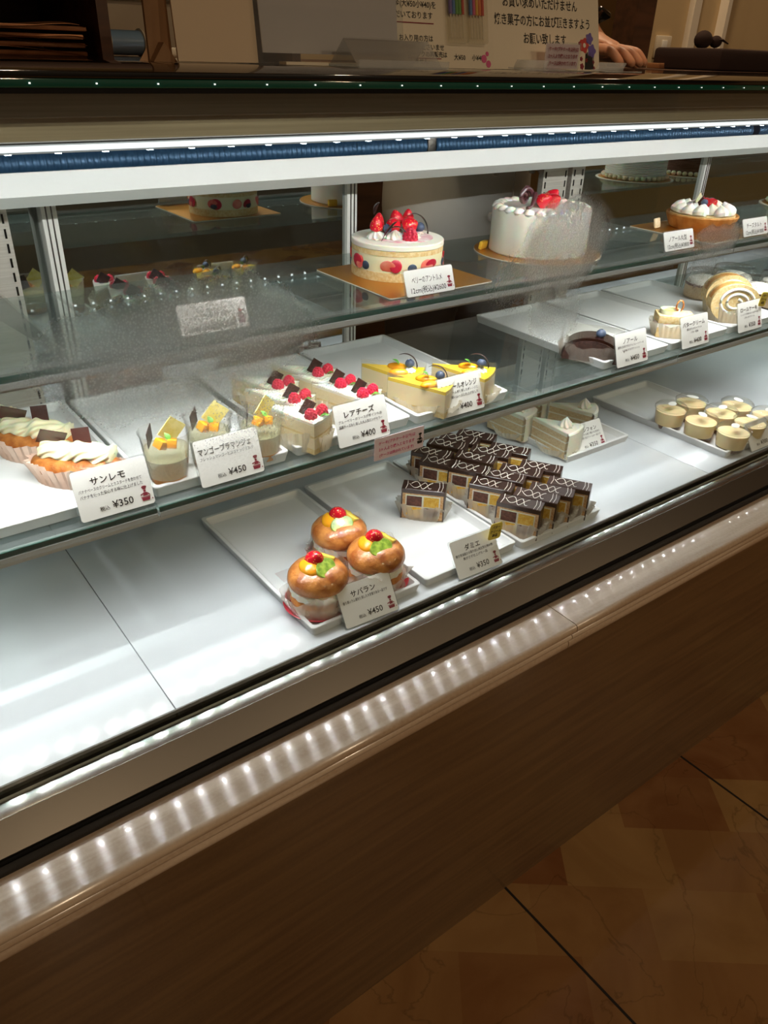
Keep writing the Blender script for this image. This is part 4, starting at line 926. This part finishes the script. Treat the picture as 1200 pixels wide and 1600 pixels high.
t = thing('cake_board', 'round gold cake board under the tall white cake', 'cake board', (0.905, 0.822, Z2+0.0002), 0)
MB().cyl(0.094, 0, 0.0012, 56).build('paper_core', 'goldw', t); MB().cyl(0.0935, 0.0012, 0.0016, 56).build('gold_face', 'gold', t)
t = thing('white_cream_cake', 'tall white cream cake with curled chocolate, partly behind misted glass', 'cake', (0.905, 0.822, ZC), 0.0)
MB().lathe([(0.0001, 0), (0.0705, 0.0), (0.072, 0.002), (0.0715, 0.056), (0.070, 0.060), (0.060, 0.0615), (0.0001, 0.061)], 60, ruf=0.006, nr=13).build('cream_body', 'cream', t)
mb = MB()
for k in range(26):
    a = 2*PI*k/26; mb.ball(0.0085, (0.064*math.cos(a), 0.064*math.sin(a), 0.060), (1, 1, 0.75), 10, 6)
mb.build('ruffled_edge', 'cream', t)
mb = MB()
for (x, y, rz, w) in ((-0.038, -0.004, 0.4, 0.012), (-0.028, 0.006, 1.2, 0.010)):
    pts = [(x+0.012*(1-k/30)*math.cos(4*PI*k/30)*math.cos(rz), y+0.004*k/30*3, 0.078+0.012*(1-k/30)*math.sin(4*PI*k/30)) for k in range(28)]
    mb.tube(pts, 0.0034, 8, flat=0.9)
mb.tube([(-0.052, -0.020, 0.0655), (-0.044, -0.020, 0.067), (-0.036, -0.016, 0.074), (-0.028, -0.010, 0.082)], [0.003, 0.002, 0.0035, 0.004], 8)
mb.build('chocolate_curls', P('reddish_chocolate', '5a3034', 0.3, coat=0.5), t)
for (x, y, rot) in ((-0.010, 0.0, (0.9, 0.5, 0.2)), (0.006, -0.006, (1.0, -0.3, 0.3)), (0.018, 0.008, (0.5, 0.5, 0))):
    s = MB(); berry_straw(s, 0.011, 0.022, (x, y, 0.066), rot); s.build('strawberry', 'straw', t)
tag(MB().box((0, 0, 0.006), (0.018, 0.006, 0.012), (0.2, 0, 0.3), 0.002).build('yellow_block', P('yellow_wax', 'eebd3a', 0.4), None), 'small yellow block on the gold board beside the white cake', 'block').location = (0.838, 0.868, ZC)

rect_board(1.283, 0.800, 0.165, 0.165, 'square gold cake board under the meringue tart')
t = thing('meringue_tart', 'round baked tart topped with white meringue and red berries', 'tart', (1.305, 0.812, ZC), 0.0)
mb = MB(); mb.lathe([(0.0001, 0), (0.050, 0), (0.053, 0.003), (0.0605, 0.022), (0.0595, 0.024), (0.0565, 0.0225), (0.054, 0.020), (0.0001, 0.020)], 96, ruf=0.012, nr=32); mb.build('tart_crust', 'crust', t)
MB().cyl(0.0545, 0.018, 0.024, 40).build('crumble_filling', 'sponge', t)
for ring, (rr, n, s_) in enumerate(((0.044, 14, 0.0125), (0.026, 9, 0.012))):
    for k in range(n):
        a = 2*PI*k/n+0.2*ring; x, y = rr*math.cos(a), rr*math.sin(a)
        if ring == 0 and k == 9: continue
        m_ = MB(); m_.lathe([(0.0001, -0.002), (s_*0.9, 0.0), (s_, 0.005), (s_*0.8, 0.011), (s_*0.35, 0.0165), (0.0001, 0.020)], 18, (x, y, 0.0235), (0.35*math.sin(a), -0.35*math.cos(a), 0), ruf=0.05, nr=8)
        m_.build('meringue_kiss', 'cream', t)
s = MB(); berry_straw(s, 0.0095, 0.018, (0.000, -0.006, 0.037), (1.0, 0.3, 0)); s.build('strawberry', 'straw', t)
s = MB(); berry_straw(s, 0.0085, 0.016, (0.008, 0.004, 0.038), (0.7, -0.9, 0)); s.build('strawberry', 'straw', t)
s = MB(); raspberry(s, 0.006, (0.014, -0.004, 0.038)); raspberry(s, 0.006, (0.006, 0.012, 0.040)); s.build('raspberries', 'rasp', t)
s = MB(); blueberry(s, 0.006, (-0.014, -0.008, 0.038)); blueberry(s, 0.006, (0.022, 0.002, 0.037)); s.build('blueberries', 'blue', t)
MB().box((-0.014, 0.004, 0.047), (0.020, 0.001, 0.016), (0.2, 0.5, 0.3)).build('message_plate', 'custard', t, False)
MB().box((-0.006, 0.006, 0.043), (0.018, 0.0012, 0.018), (0.1, 0.6, 0.2)).build('chocolate_plate', 'choc', t, False)
tag(MB().box((0, 0, 0.009), (0.022, 0.0035, 0.016), (-0.25, 0.0, 0.2), 0.002).build('biscuit_plaque', 'sponge_pale', None), 'small pale biscuit plaque standing left of the meringue tart', 'biscuit').location = (1.222, 0.842, ZC)

# white piped cake and chocolate cake, further along the shelf (seen in the mirrored doors)
def piped_cake(x, y, bodymat, label, beads):
    b_ = thing('cake_board', 'round paper cake board under the '+label[0], 'cake board', (x, y, Z2+0.0002), 0)
    MB().cyl(0.094, 0, 0.0012, 48).build('paper_core', 'goldw', b_); MB().cyl(0.088, 0.0012, 0.0016, 48).build('gold_face', 'gold', b_)
    t = thing('piped_cake', label[1], 'cake', (x, y, ZC), 0)
    pr = [(0.0001, 0), (0.072, 0)]
    for k in range(14): pr += [(0.074, 0.004+k*0.004), (0.0725, 0.006+k*0.004)]
    pr += [(0.070, 0.062), (0.0001, 0.062)]
    MB().lathe(pr, 48).build('combed_body', bodymat, t, ang=60)
    mb = MB()
    for k in range(34):
        a = 2*PI*k/34; mb.ball(0.0062, (0.076*math.cos(a), 0.076*math.sin(a), 0.005), (1, 1, 0.9), 10, 6)
    mb.build('bead_border', beads, t)
    MB().lathe([(0.070, 0.062), (0.071, 0.066), (0.066, 0.066), (0.066, 0.062)], 60, ruf=0.01, nr=24, capb=False, capt=False).build('top_border', beads, t)
piped_cake(1.745, 0.850, 'cream', ('white piped cake', 'white comb-piped cake with beaded foot, seen mirrored at upper right'), 'custard')
piped_cake(1.960, 0.850, 'brownsponge', ('dark chocolate cake', 'dark chocolate cake with beaded foot, seen mirrored right of the white one'), 'custard')
# ================================================================== ON THE COUNTER TOP
ZT = 1.2347
# folding board stand at the left
t = thing('notice_board_stand', 'beige folding cardboard notice board standing at the left of the counter', 'notice board', (0.430, 0.895, ZT), 0)
MB().box((0.008, 0.012, 0.14), (0.095, 0.003, 0.28), (-0.12, 0, 0)).build('front_board', 'board', t, False)
MB().prism([(-0.066, 0.0), (-0.036, 0.0), (-0.046, 0.28), (-0.070, 0.28)], -0.0015, 0.0015, (0, 0.03, 0), (PI/2, 0, 0.25)).build('back_wing', 'cardboard', t, False)
MB().prism([(-0.064, 0), (-0.036, 0), (-0.050, 0.018)], -0.03, 0.0015, (0, 0.01, 0), (PI/2, 0, 0.1)).build('base_fold', 'cardboard', t, False)
# acrylic sheet with owner's notice
t = thing('acrylic_sign', 'large clear acrylic sign with grey notice signed 店主', 'sign', (0.585, 0.885, ZT), 0)
MB().box((0.0, 0.022, 0.150), (0.19, 0.0016, 0.28), (-0.15, 0, 0)).build('grey_notice', 'greypaper', t, False)
a = MB().box((0, 0.0195, 0.150), (0.205, 0.0016, 0.30), (-0.15, 0, 0)); a.box((0.0, 0.03, 0.001), (0.205, 0.07, 0.002)); a.build('acrylic_sheet', 'acrylic', t, False)
text('店主', 0.0150, 'ink', t, (0.068, 0.0085, 0.071), 'owner_text', rot=(PI/2-0.15, 0, 0))
text('誠に申し訳ございませんが', 0.012, 'ink', t, (0.0, 0.0135, 0.105), 'notice_text', rot=(PI/2-0.15, 0, 0))
tag(MB().b6(-0.028, 0.028, -0.008, 0.008, 0, 0.003).build('paper_slip', 'cream_paper', None, False), 'small cream slip lying at the foot of the acrylic sign', 'paper').location = (0.535, 0.872, ZT+0.0005)
# small empty acrylic card stand
t = thing('acrylic_card_stand', 'small empty clear acrylic card stand at the counter edge', 'card stand', (0.640, 0.855, ZT), 0)
def sheet(mb, pts, x0, x1, th=0.0018):
    up_ = [(y, z) for y, z in pts]; dn = [(y+th, z+th*0.2) for y, z in reversed(pts)]
    return mb.extr(up_+dn, x0, x1)
m_ = MB(); sheet(m_, [(-0.03, 0.0), (0.0, 0.028)], -0.062, 0.062); sheet(m_, [(0.0, 0.028), (0.03, 0.0)], -0.062, 0.062); m_.b6(-0.066, 0.066, -0.035, 0.032, 0.0, 0.0018); m_.b6(-0.066, 0.066, -0.037, -0.034, 0.0, 0.008); m_.build('folded_acrylic', 'acrylic2', t, False)
MB().b6(-0.062, 0.062, -0.0015, 0.0015, 0.0275, 0.0298).b6(-0.0635, -0.061, -0.03, 0.0, 0.0, 0.002).build('polished_rim', 'cup', t, False)
s = MB()
for k in range(6): s.ball(0.0012, (-0.05+k*0.02, -0.003, 0.030), n=6, m=4)
# candle price board
t = thing('candle_board', 'cream board with candle packets priced 大¥50 小¥40', 'sign', (0.765, 0.895, ZT), 0)
A_ = -0.20
Rb = Matrix.Rotation(A_, 4, 'X')
def onboard(o, x, z, y=-0.0022): o.matrix_local = Rb @ Matrix.Translation((x, y, z)); return o
onboard(MB().b6(-0.088, 0.088, -0.001, 0.001, 0, 0.26).build('board', 'cream_paper', t, False), 0, 0, 0)
def bt(s_, size, x, z, mat='ink', fit=None, bold=0.0001):
    o = text(s_, size, mat, t, (0, 0, 0), 'board_text', fit=fit, bold=bold, align='LEFT'); o.matrix_local = Rb @ Matrix.Translation((x, -0.0013, z)) @ Matrix.Rotation(PI/2, 4, 'X'); return o
bt('50本未満の際は', 0.0088, -0.078, 0.0790); bt('金(大¥50小¥40)を', 0.0088, -0.078, 0.0670); bt('だいております', 0.0088, -0.078, 0.0550)
bt('お入り用の方は', 0.0080, -0.074, 0.0300); bt('お付けくださいませ', 0.0078, -0.070, 0.0205); bt('ローソクの再販売は', 0.0074, -0.062, 0.0125); bt('しません', 0.0074, -0.058, 0.0045)
bt('大¥50', 0.0080, 0.016, 0.010); bt('小¥40', 0.0080, 0.048, 0.010)
onboard(MB().b6(-0.078, -0.016, -0.0003, 0.0003, 0.049, 0.0502).b6(-0.062, -0.006, -0.0003, 0.0003, 0.0100, 0.0110).build('red_rules', 'redink', t, False), 0, 0, -0.0013)
m_ = MB()
for (x, z, r) in ((0.070, 0.012, 0.005), (0.078, 0.006, 0.0045), (0.076, 0.018, 0.003)): m_.prism([(x+r*math.cos(k), z+r*math.sin(k)) for k in [i*2*PI/9 for i in range(9)]], 0, 0.0003, rot=(PI/2, 0, 0))
onboard(m_.build('flower_print', 'cpink', t, False), 0, 0, -0.0012)
for q, (x, cols) in enumerate(((0.020, ('cpurple', 'cblue', 'cgreen', 'cgreen', 'cred')), (0.055, ('cblue', 'cpink', 'cyellow', 'corange', 'cred')))):
    cp_ = thing('candle_packet', ['clear packet of long thin coloured candles on the candle board, left one', 'clear packet of twisted coloured candles on the candle board, right one'][q], 'candle packet', (0.765, 0.895, ZT), 0)
    cp_['group'] = 'candle packets on the board'
    for k, c_ in enumerate(cols):
        o = MB().cyl(0.0024, 0.061, 0.15, 10, (-0.0105+k*0.0052, 0, 0)).build('candle', c_, cp_); o.matrix_local = Rb @ Matrix.Translation((x, -0.006, 0))
        o2 = MB().cyl(0.0008, 0.034, 0.061, 8, (-0.0105+k*0.0052, 0, 0)).build('candle_stem', 'goldw', cp_); o2.matrix_local = Rb @ Matrix.Translation((x, -0.006, 0))
    o = MB().box((0, 0, 0.089), (0.032, 0.009, 0.122), bev=0.002).build('clear_bag', 'film', cp_); o.matrix_local = Rb @ Matrix.Translation((x, -0.0068, 0))
# order notice board
t = thing('order_notice', 'white notice board asking customers to queue, with printed flowers', 'sign', (0.973, 0.905, ZT), 0)
A_ = -0.24; Rb = Matrix.Rotation(A_, 4, 'X')
onboard(MB().b6(-0.112, 0.112, -0.0015, 0.0015, 0, 0.24).build('board', 'cream_paper', t, False), 0, 0, 0)
def bt2(s_, size, x, z, mat='ink', fit=None):
    o = text(s_, size, mat, t, (0, 0, 0), 'notice_text', fit=fit, bold=0.0002, align='CENTER'); o.matrix_local = Rb @ Matrix.Translation((x, -0.0018, z)) @ Matrix.Rotation(PI/2, 4, 'X'); return o
bt2('もしくは', 0.0150, -0.062, 0.099, fit=0.05); bt2('バウムクーヘン', 0.0150, 0.008, 0.099, 'cred', fit=0.078); bt2('は', 0.0150, 0.056, 0.099)
bt2('お買い求めいただけません', 0.0150, -0.012, 0.078, fit=0.152); bt2('焼き菓子の方にお並び頂きますよう', 0.0150, -0.006, 0.056, fit=0.196); bt2('お願い致します', 0.0150, -0.006, 0.034, fit=0.088)
for (pts, mat, nm) in ((((0.078, 0.034, 0.0095), (0.083, 0.014, 0.003)), 'cred', 'red_flower'), (((0.090, 0.043, 0.0075), (0.095, 0.027, 0.0085)), 'cpurple', 'purple_flower'), (((0.068, 0.036, 0.0028), (0.072, 0.006, 0.004), (0.071, 0.016, 0.003), (0.098, 0.012, 0.0025), (0.099, 0.004, 0.0025)), 'redink', 'small_buds')):
    m_ = MB()
    for (x, z, r) in pts: m_.prism([(x+r*(1+0.15*math.cos(5*k))*math.cos(k), z+r*(1+0.15*math.cos(5*k))*math.sin(k)) for k in [i*2*PI/24 for i in range(24)]], 0, 0.0004, rot=(PI/2, 0, 0))
    onboard(m_.build(nm, mat, t, False), 0, 0, -0.0016)
m_ = MB()
for k in range(9):
    x = 0.078+k*0.0022; m_.prism([(x, 0.002), (x+0.0022, 0.002), (x+0.006-k*0.0003, 0.020+0.006*math.sin(k*2)), (x+0.003, 0.024+0.004*math.sin(k*3))], 0, 0.0004, rot=(PI/2, 0, 0))
onboard(m_.build('stems_print', 'ink', t, False), 0, 0, -0.0016)
m_ = MB().prism([(0.078+0.0032*math.cos(k), 0.034+0.0032*math.sin(k)) for k in [i*2*PI/10 for i in range(10)]], 0, 0.0004, rot=(PI/2, 0, 0)); onboard(m_.build('flower_centre', 'icing', t, False), 0, 0, -0.0021)
# small pink acrylic notice in front of it
t = thing('acrylic_notice', 'small acrylic holder with wine red notice standing on the counter', 'notice', (0.978, 0.885, ZT), 0)
Rb = Matrix.Rotation(-0.12, 4, 'X')
MB().prism(rrect(0.074, 0.034, 0.003), -0.0008, 0.0008, (0, 0, 0.0185), (PI/2, 0, 0)).b6(-0.036, 0.036, -0.024, 0.02, 0, 0.0015).build('clear_holder', 'acrylic', t, False)
MB().b6(-0.035, 0.035, 0.001, 0.0014, 0.003, 0.0335).build('card', 'pinkcard', t, False)
for k, s_ in enumerate(('ケーキ(プチケーキ以外)は', '2ヶ人より購入となります', '(ケースは除かれています)')):
    text(s_, 0.0060, 'redink', t, (0, -0.0012, 0.0250-0.0088*k), 'notice_text', bold=0.00012, fit=0.062-0.001*k)
for (x, lb) in ((0.905, 'clear acrylic offcut lying left of the small pink notice'), (1.075, 'clear acrylic stand foot lying right of the small pink notice')):
    m_ = MB().box((0, 0, 0.002), (0.09, 0.03, 0.0018), (0.05, 0, 0.1)); m_.box((0.0, 0.012, 0.007), (0.07, 0.0018, 0.012), (0.5, 0, 0.1))
    o = m_.build('acrylic_stand', 'acrylic2', None, False); tag(o, lb, 'card stand'); o.location = (x, 0.862, ZT)

# ================================================================== STAFF SIDE
# pigeonhole cabinet at the left, behind the counter
t = thing('pigeonhole_cabinet', 'dark wooden pigeonhole cabinet behind the counter at the left', 'cabinet', (0.35, 1.75, 0), 0)
for (x0, x1, z0, z1) in ((-1.3, 0.60, 1.375, 1.62), (-1.3, 0.60, 1.205, 1.228), (-1.3, 0.60, 0.0, 0.05)):
    MB().b6(x0, x1, -0.18, 0.18, z0, z1, 0.002).build('shelf_board', 'wood_dark', t)
for x in (-1.3, -0.62, 0.198, 0.585): MB().b6(x, x+0.02, -0.18, 0.18, 0.05, 1.375).build('divider', 'wood_dark', t, False)
MB().b6(-1.3, 0.60, 0.165, 0.18, 0.05, 1.375).build('back_board', 'wood_dark', t, False)
def bag_stack(loc, lb, n, w, d):
    for k in range(n):
        m_ = MB()
        def f(u, v, k=k):
            x = (u-0.5)*w; y = (v-0.5)*d
            return (x, y, 0.009+0.004*math.sin(u*5+k)+0.003*math.sin(v*7+2*k)-0.006*(2*abs(u-0.5))**6)
        m_.grid(f, 14, 10); m_.box((0, 0, 0.004), (w*0.97, d*0.97, 0.007), bev=0.002)
        o = m_.build('paper_bag', 'kraft', None); tag(o, lb[k], 'paper bag', 'folded brown paper bags'); o.location = (loc[0]+0.006*math.sin(k*3), loc[1], loc[2]+k*0.0125); o.rotation_euler = (0, 0, 0.03*math.sin(k*5))
bag_stack((0.42, 1.70, 1.2285), ['folded brown paper bag at the bottom of the stack', 'folded brown paper bag, second from the bottom', 'folded brown paper bag, second from the top', 'folded brown paper bag on top of the stack'], 4, 0.22, 0.24)
o = MB().b6(-0.08, 0.08, -0.1, 0.1, 0, 0.022, 0.004).build('paper_bag', 'kraft', None); tag(o, 'folded brown paper bag lying alone at the left picture edge', 'paper bag'); o.location = (0.22, 1.68, 1.2285)
t = thing('ribbon_spool', 'spool of pale blue ribbon behind the counter', 'ribbon spool', (0.607, 1.62, 1.2285), 0)
MB().cyl(0.020, -0.032, 0.032, 28, (0, 0, 0.0235), (0, PI/2, 0.12)).build('ribbon', 'ribbon', t)
for s_ in (-1, 1): MB().cyl(0.0235, s_*0.034-0.0012, s_*0.034+0.0012, 28, (0, 0, 0.0235), (0, PI/2, 0.12)).build('flange', 'cream_paper', t)
o = MB().b6(-0.042, 0.042, -0.03, 0.03, 0, 0.018, 0.002).build('cream_box', 'cream_paper', None); tag(o, 'small cream box next to the blue ribbon spool', 'box'); o.location = (0.702, 1.62, 1.2285)
o = MB().b6(-0.16, 0.16, -0.006, 0.006, 0, 0.13, 0.001).build('cream_folder', 'board', None); tag(o, 'tan folder standing upright behind the ribbon spool', 'folder'); o.location = (0.765, 1.74, 1.2285)
MBc = MB().b6(-0.3, 0.42, -0.2, 0.2, 0, 1.2275, 0.002)
o = MBc.build('back_counter', 'wood_dark', None); tag(o, 'low dark wood counter under the ribbon spool behind the case', 'counter'); o.location = (1.28, 1.98, 0)
# second counter, visible through the open door gap, with board
# door post and wall bits at right rear
struct(MB().b6(2.12, 2.20, 1.66, 1.74, 0, 2.7).build('trim_2', 'wood_dark', None, False))
struct(MB().b6(2.20, 4.2, 1.72, 1.80, 0, 2.7).build('wall_partition', 'wall', None, False))
struct(MB().b6(2.44, 2.475, 1.70, 1.72, 0, 2.7).build('trim_3', 'plaster', None, False))
struct(MB().b6(2.60, 2.62, 1.69, 1.72, 0, 2.7).build('trim_4', 'plaster', None, False))
t = thing('wall_switch', 'cream wall switch plate on the beige wall at upper right', 'switch', (2.335, 1.716, 1.29), 0)
MB().b6(-0.036, 0.036, -0.006, 0.004, -0.03, 0.03, 0.003).build('plate', 'switch', t); MB().b6(-0.012, 0.012, -0.010, -0.005, -0.018, 0.018, 0.002).build('rocker', 'white', t)
o = MB().b6(-0.05, 0.05, -0.02, 0.02, 0, 0.012, 0.002).build('small_box', 'kraft', None); tag(o, 'small flat brown box on the counter below the wall switch', 'box'); o.location = (2.0, 1.45, 1.236)
t = thing('side_cabinet', 'dark cabinet behind the right end of the case', 'cabinet', (2.35, 1.42, 0), 0)
MB().b6(-0.5, 0.7, -0.16, 0.22, 0, 1.235, 0.002).build('body', 'wood_dark', t); MB().b6(-0.02, 0.02, -0.165, -0.158, 0.6, 0.62).build('handle', 'steel', t, False)
t = thing('cloth_covered_box', 'dark brown cloth covered box at the upper right', 'box', (2.12, 1.36, 1.2355), 0)
MB().b6(-0.15, 0.22, -0.09, 0.11, 0, 0.048, 0.008).build('box_body', 'cloth', t)
t2 = thing('fabric_bow', 'dark brown fabric bow lying on the cloth covered box', 'bow', (2.04, 1.36, 1.284), 0)
MB().ball(0.024, (-0.026, 0, 0.018), (1.3, 0.7, 0.85)).ball(0.02, (0.03, 0, 0.015), (1.1, 0.6, 0.7)).build('bow_loops', 'cloth', t2)
MB().ball(0.010, (0, 0, 0.018)).build('bow_knot', 'cloth', t2)
MB().tube([(0.005, 0, 0.018), (0.04, -0.01, 0.020), (0.07, -0.01, 0.012)], [0.004, 0.006, 0.003], 8, flat=0.4).build('bow_tail', 'cloth', t2)

# ================================================================== PERSON
def skin_obj(name, nodes, edges, mat, parent, sub=2, root=0):
    me = bpy.data.meshes.new(name); me.from_pydata([n[0] for n in nodes], edges, []); o = bpy.data.objects.new(name, me); C.objects.link(o)
    m1 = o.modifiers.new('skin', 'SKIN'); me.skin_vertices[0].data[root].use_root = True
    for i, n in enumerate(nodes):
        r = n[1]; me.skin_vertices[0].data[i].radius = (r, r) if not isinstance(r, tuple) else r
    m2 = o.modifiers.new('sub', 'SUBSURF'); m2.levels = sub; m2.render_levels = sub
    bpy.context.view_layer.update()
    me2 = bpy.data.meshes.new_from_object(o.evaluated_get(bpy.context.evaluated_depsgraph_get()))
    bpy.data.objects.remove(o)
    me2.name = name; me2.materials.clear(); me2.materials.append(M[mat])
    for p in me2.polygons: p.use_smooth = True
    ob = bpy.data.objects.new(name, me2); C.objects.link(ob); ob.parent = parent
    return ob
px, py = 1.30, 1.45
pr_ = thing('person', 'person in a white chef coat behind the case, hand resting on the counter', 'person', (px, py, 0), 0)
# local coords: facing -Y
wr_ = (-0.140, -0.450, 1.284); palm = (-0.158, -0.500, 1.262)
nodes = [((0, 0, 0.92), (0.15, 0.11)), ((0, 0, 1.12), (0.13, 0.10)), ((0, -0.01, 1.32), (0.16, 0.11)), ((0, -0.01, 1.44), (0.09, 0.08)), ((0, -0.01, 1.50), 0.052),
         ((0, -0.015, 1.57), 0.07), ((0, -0.02, 1.64), 0.088), ((0, -0.015, 1.71), 0.07),
         ((0.18, 0, 1.42), 0.055), ((0.24, 0.0, 1.18), 0.042), ((0.23, -0.10, 0.98), 0.030), ((0.22, -0.16, 0.90), (0.036, 0.016)),
         ((-0.18, 0, 1.42), 0.055), ((-0.19, -0.27, 1.46), 0.045), ((-0.16, -0.37, 1.37), 0.038), (wr_, (0.027, 0.021)), (palm, (0.034, 0.016)),
         ((0.09, 0, 0.80), 0.085), ((0.10, 0.0, 0.48), 0.058), ((0.10, 0.03, 0.10), 0.038), ((0.10, -0.06, 0.04), 0.035), ((0.10, -0.15, 0.03), 0.028),
         ((-0.09, 0, 0.80), 0.085), ((-0.10, 0.0, 0.48), 0.058), ((-0.10, 0.03, 0.10), 0.038), ((-0.10, -0.06, 0.04), 0.035), ((-0.10, -0.15, 0.03), 0.028)]
edges = [(0, 1), (1, 2), (2, 3), (3, 4), (4, 5), (5, 6), (6, 7), (3, 8), (8, 9), (9, 10), (10, 11), (3, 12), (12, 13), (13, 14), (14, 15), (15, 16),
         (0, 17), (17, 18), (18, 19), (19, 20), (20, 21), (0, 22), (22, 23), (23, 24), (24, 25), (25, 26)]
def finger(base, pts, rr):
    i0 = base
    for k, p in enumerate(pts):
        nodes.append((p, rr*(1-0.12*k))); edges.append((i0, len(nodes)-1)); i0 = len(nodes)-1
for k, (dx, L_) in enumerate(((-0.030, 0.9), (-0.010, 1.0), (0.010, 0.96), (0.029, 0.8))):
    x = palm[0]+dx
    finger(16, [(x, palm[1]-0.022, 1.264), (x+dx*0.1, palm[1]-0.022-0.026*L_, 1.262), (x+dx*0.1, palm[1]-0.022-0.044*L_, 1.250), (x+dx*0.1, palm[1]-0.022-0.052*L_, 1.243)], 0.0088)
finger(16, [(palm[0]+0.036, palm[1]+0.012, 1.256), (palm[0]+0.052, palm[1]-0.012, 1.249), (palm[0]+0.056, palm[1]-0.032, 1.245)], 0.0098)
for sx in (0.22,):
    b_ = 11
    for k in range(4): finger(b_, [(0.20+0.012*k, -0.18, 0.86), (0.20+0.012*k, -0.175, 0.82)], 0.0085)
    finger(b_, [(0.185, -0.19, 0.88), (0.178, -0.20, 0.85)], 0.0095)
body = skin_obj('body', nodes, edges, 'skin', pr_, 2)
skin_obj('hair', [((0, 0.01, 1.66), 0.094), ((0, 0.015, 1.72), 0.085), ((0, 0.03, 1.60), 0.08)], [(0, 1), (0, 2)], 'hair', pr_, 2)
MB().lathe([(0.0001, 0), (0.008, 0.003), (0.012, 0.02), (0.005, 0.04), (0.0001, 0.045)], 12, (0, -0.105, 1.61)).build('nose', 'skin', pr_)
cn = [((0, 0.0, 0.80), (0.215, 0.15)), ((0, 0, 1.0), (0.205, 0.15)), ((0, -0.005, 1.15), (0.195, 0.14)), ((0, -0.01, 1.32), (0.205, 0.14)), ((0, -0.01, 1.43), (0.11, 0.10)), ((0, -0.01, 1.49), 0.068),
      ((0.19, 0, 1.42), 0.076), ((0.25, 0.0, 1.18), 0.062), ((0.235, -0.09, 1.0), 0.05), ((-0.19, 0, 1.42), 0.076), ((-0.19, -0.27, 1.46), 0.068), ((-0.150, -0.385, 1.365), 0.060), ((-0.143, -0.425, 1.322), 0.056)]
skin_obj('chef_coat', cn, [(0, 1), (1, 2), (2, 3), (3, 4), (4, 5), (4, 6), (6, 7), (7, 8), (4, 9), (9, 10), (10, 11), (11, 12)], 'coat', pr_, 3)
for k, z in enumerate((0.95, 1.04, 1.13, 1.22, 1.31)):
    for x in (-0.045, 0.065): MB().cyl(0.0095, -0.004, 0.004, 16, (x, -0.168, z), (PI/2, 0, 0), bev=0.001).build('coat_button', 'button', pr_)
MB().tube([(0.012, -0.152, 0.80), (0.012, -0.170, 0.95), (0.012, -0.168, 1.1), (0.012, -0.160, 1.25), (0.03, -0.14, 1.40)], 0.0022, 6).build('coat_placket', 'coat', pr_)
skin_obj('trousers', [((0, 0, 0.90), (0.17, 0.13)), ((0.095, 0, 0.78), 0.10), ((0.10, 0, 0.46), 0.072), ((0.10, 0.03, 0.11), 0.055), ((-0.095, 0, 0.78), 0.10), ((-0.10, 0, 0.46), 0.072), ((-0.10, 0.03, 0.11), 0.055)], [(0, 1), (1, 2), (2, 3), (0, 4), (4, 5), (5, 6)], 'trousers', pr_, 2)
wt = MB(); a_ = Vector(wr_)+Vector((-0.002, 0.002, 0.0)); wt.lathe([(0.031, -0.009), (0.0325, -0.008), (0.0325, 0.008), (0.031, 0.009), (0.029, 0.0)], 28, tuple(a_), (1.16, 0, 0.10), 1.0, 0.82, capb=False, capt=False).build('watch_strap', 'watch', pr_)
MB().box((a_.x+0.012, a_.y-0.006, a_.z+0.027), (0.032, 0.036, 0.009), (-0.42, 0.30, 0.1), 0.003).build('watch_case', 'watch', pr_)
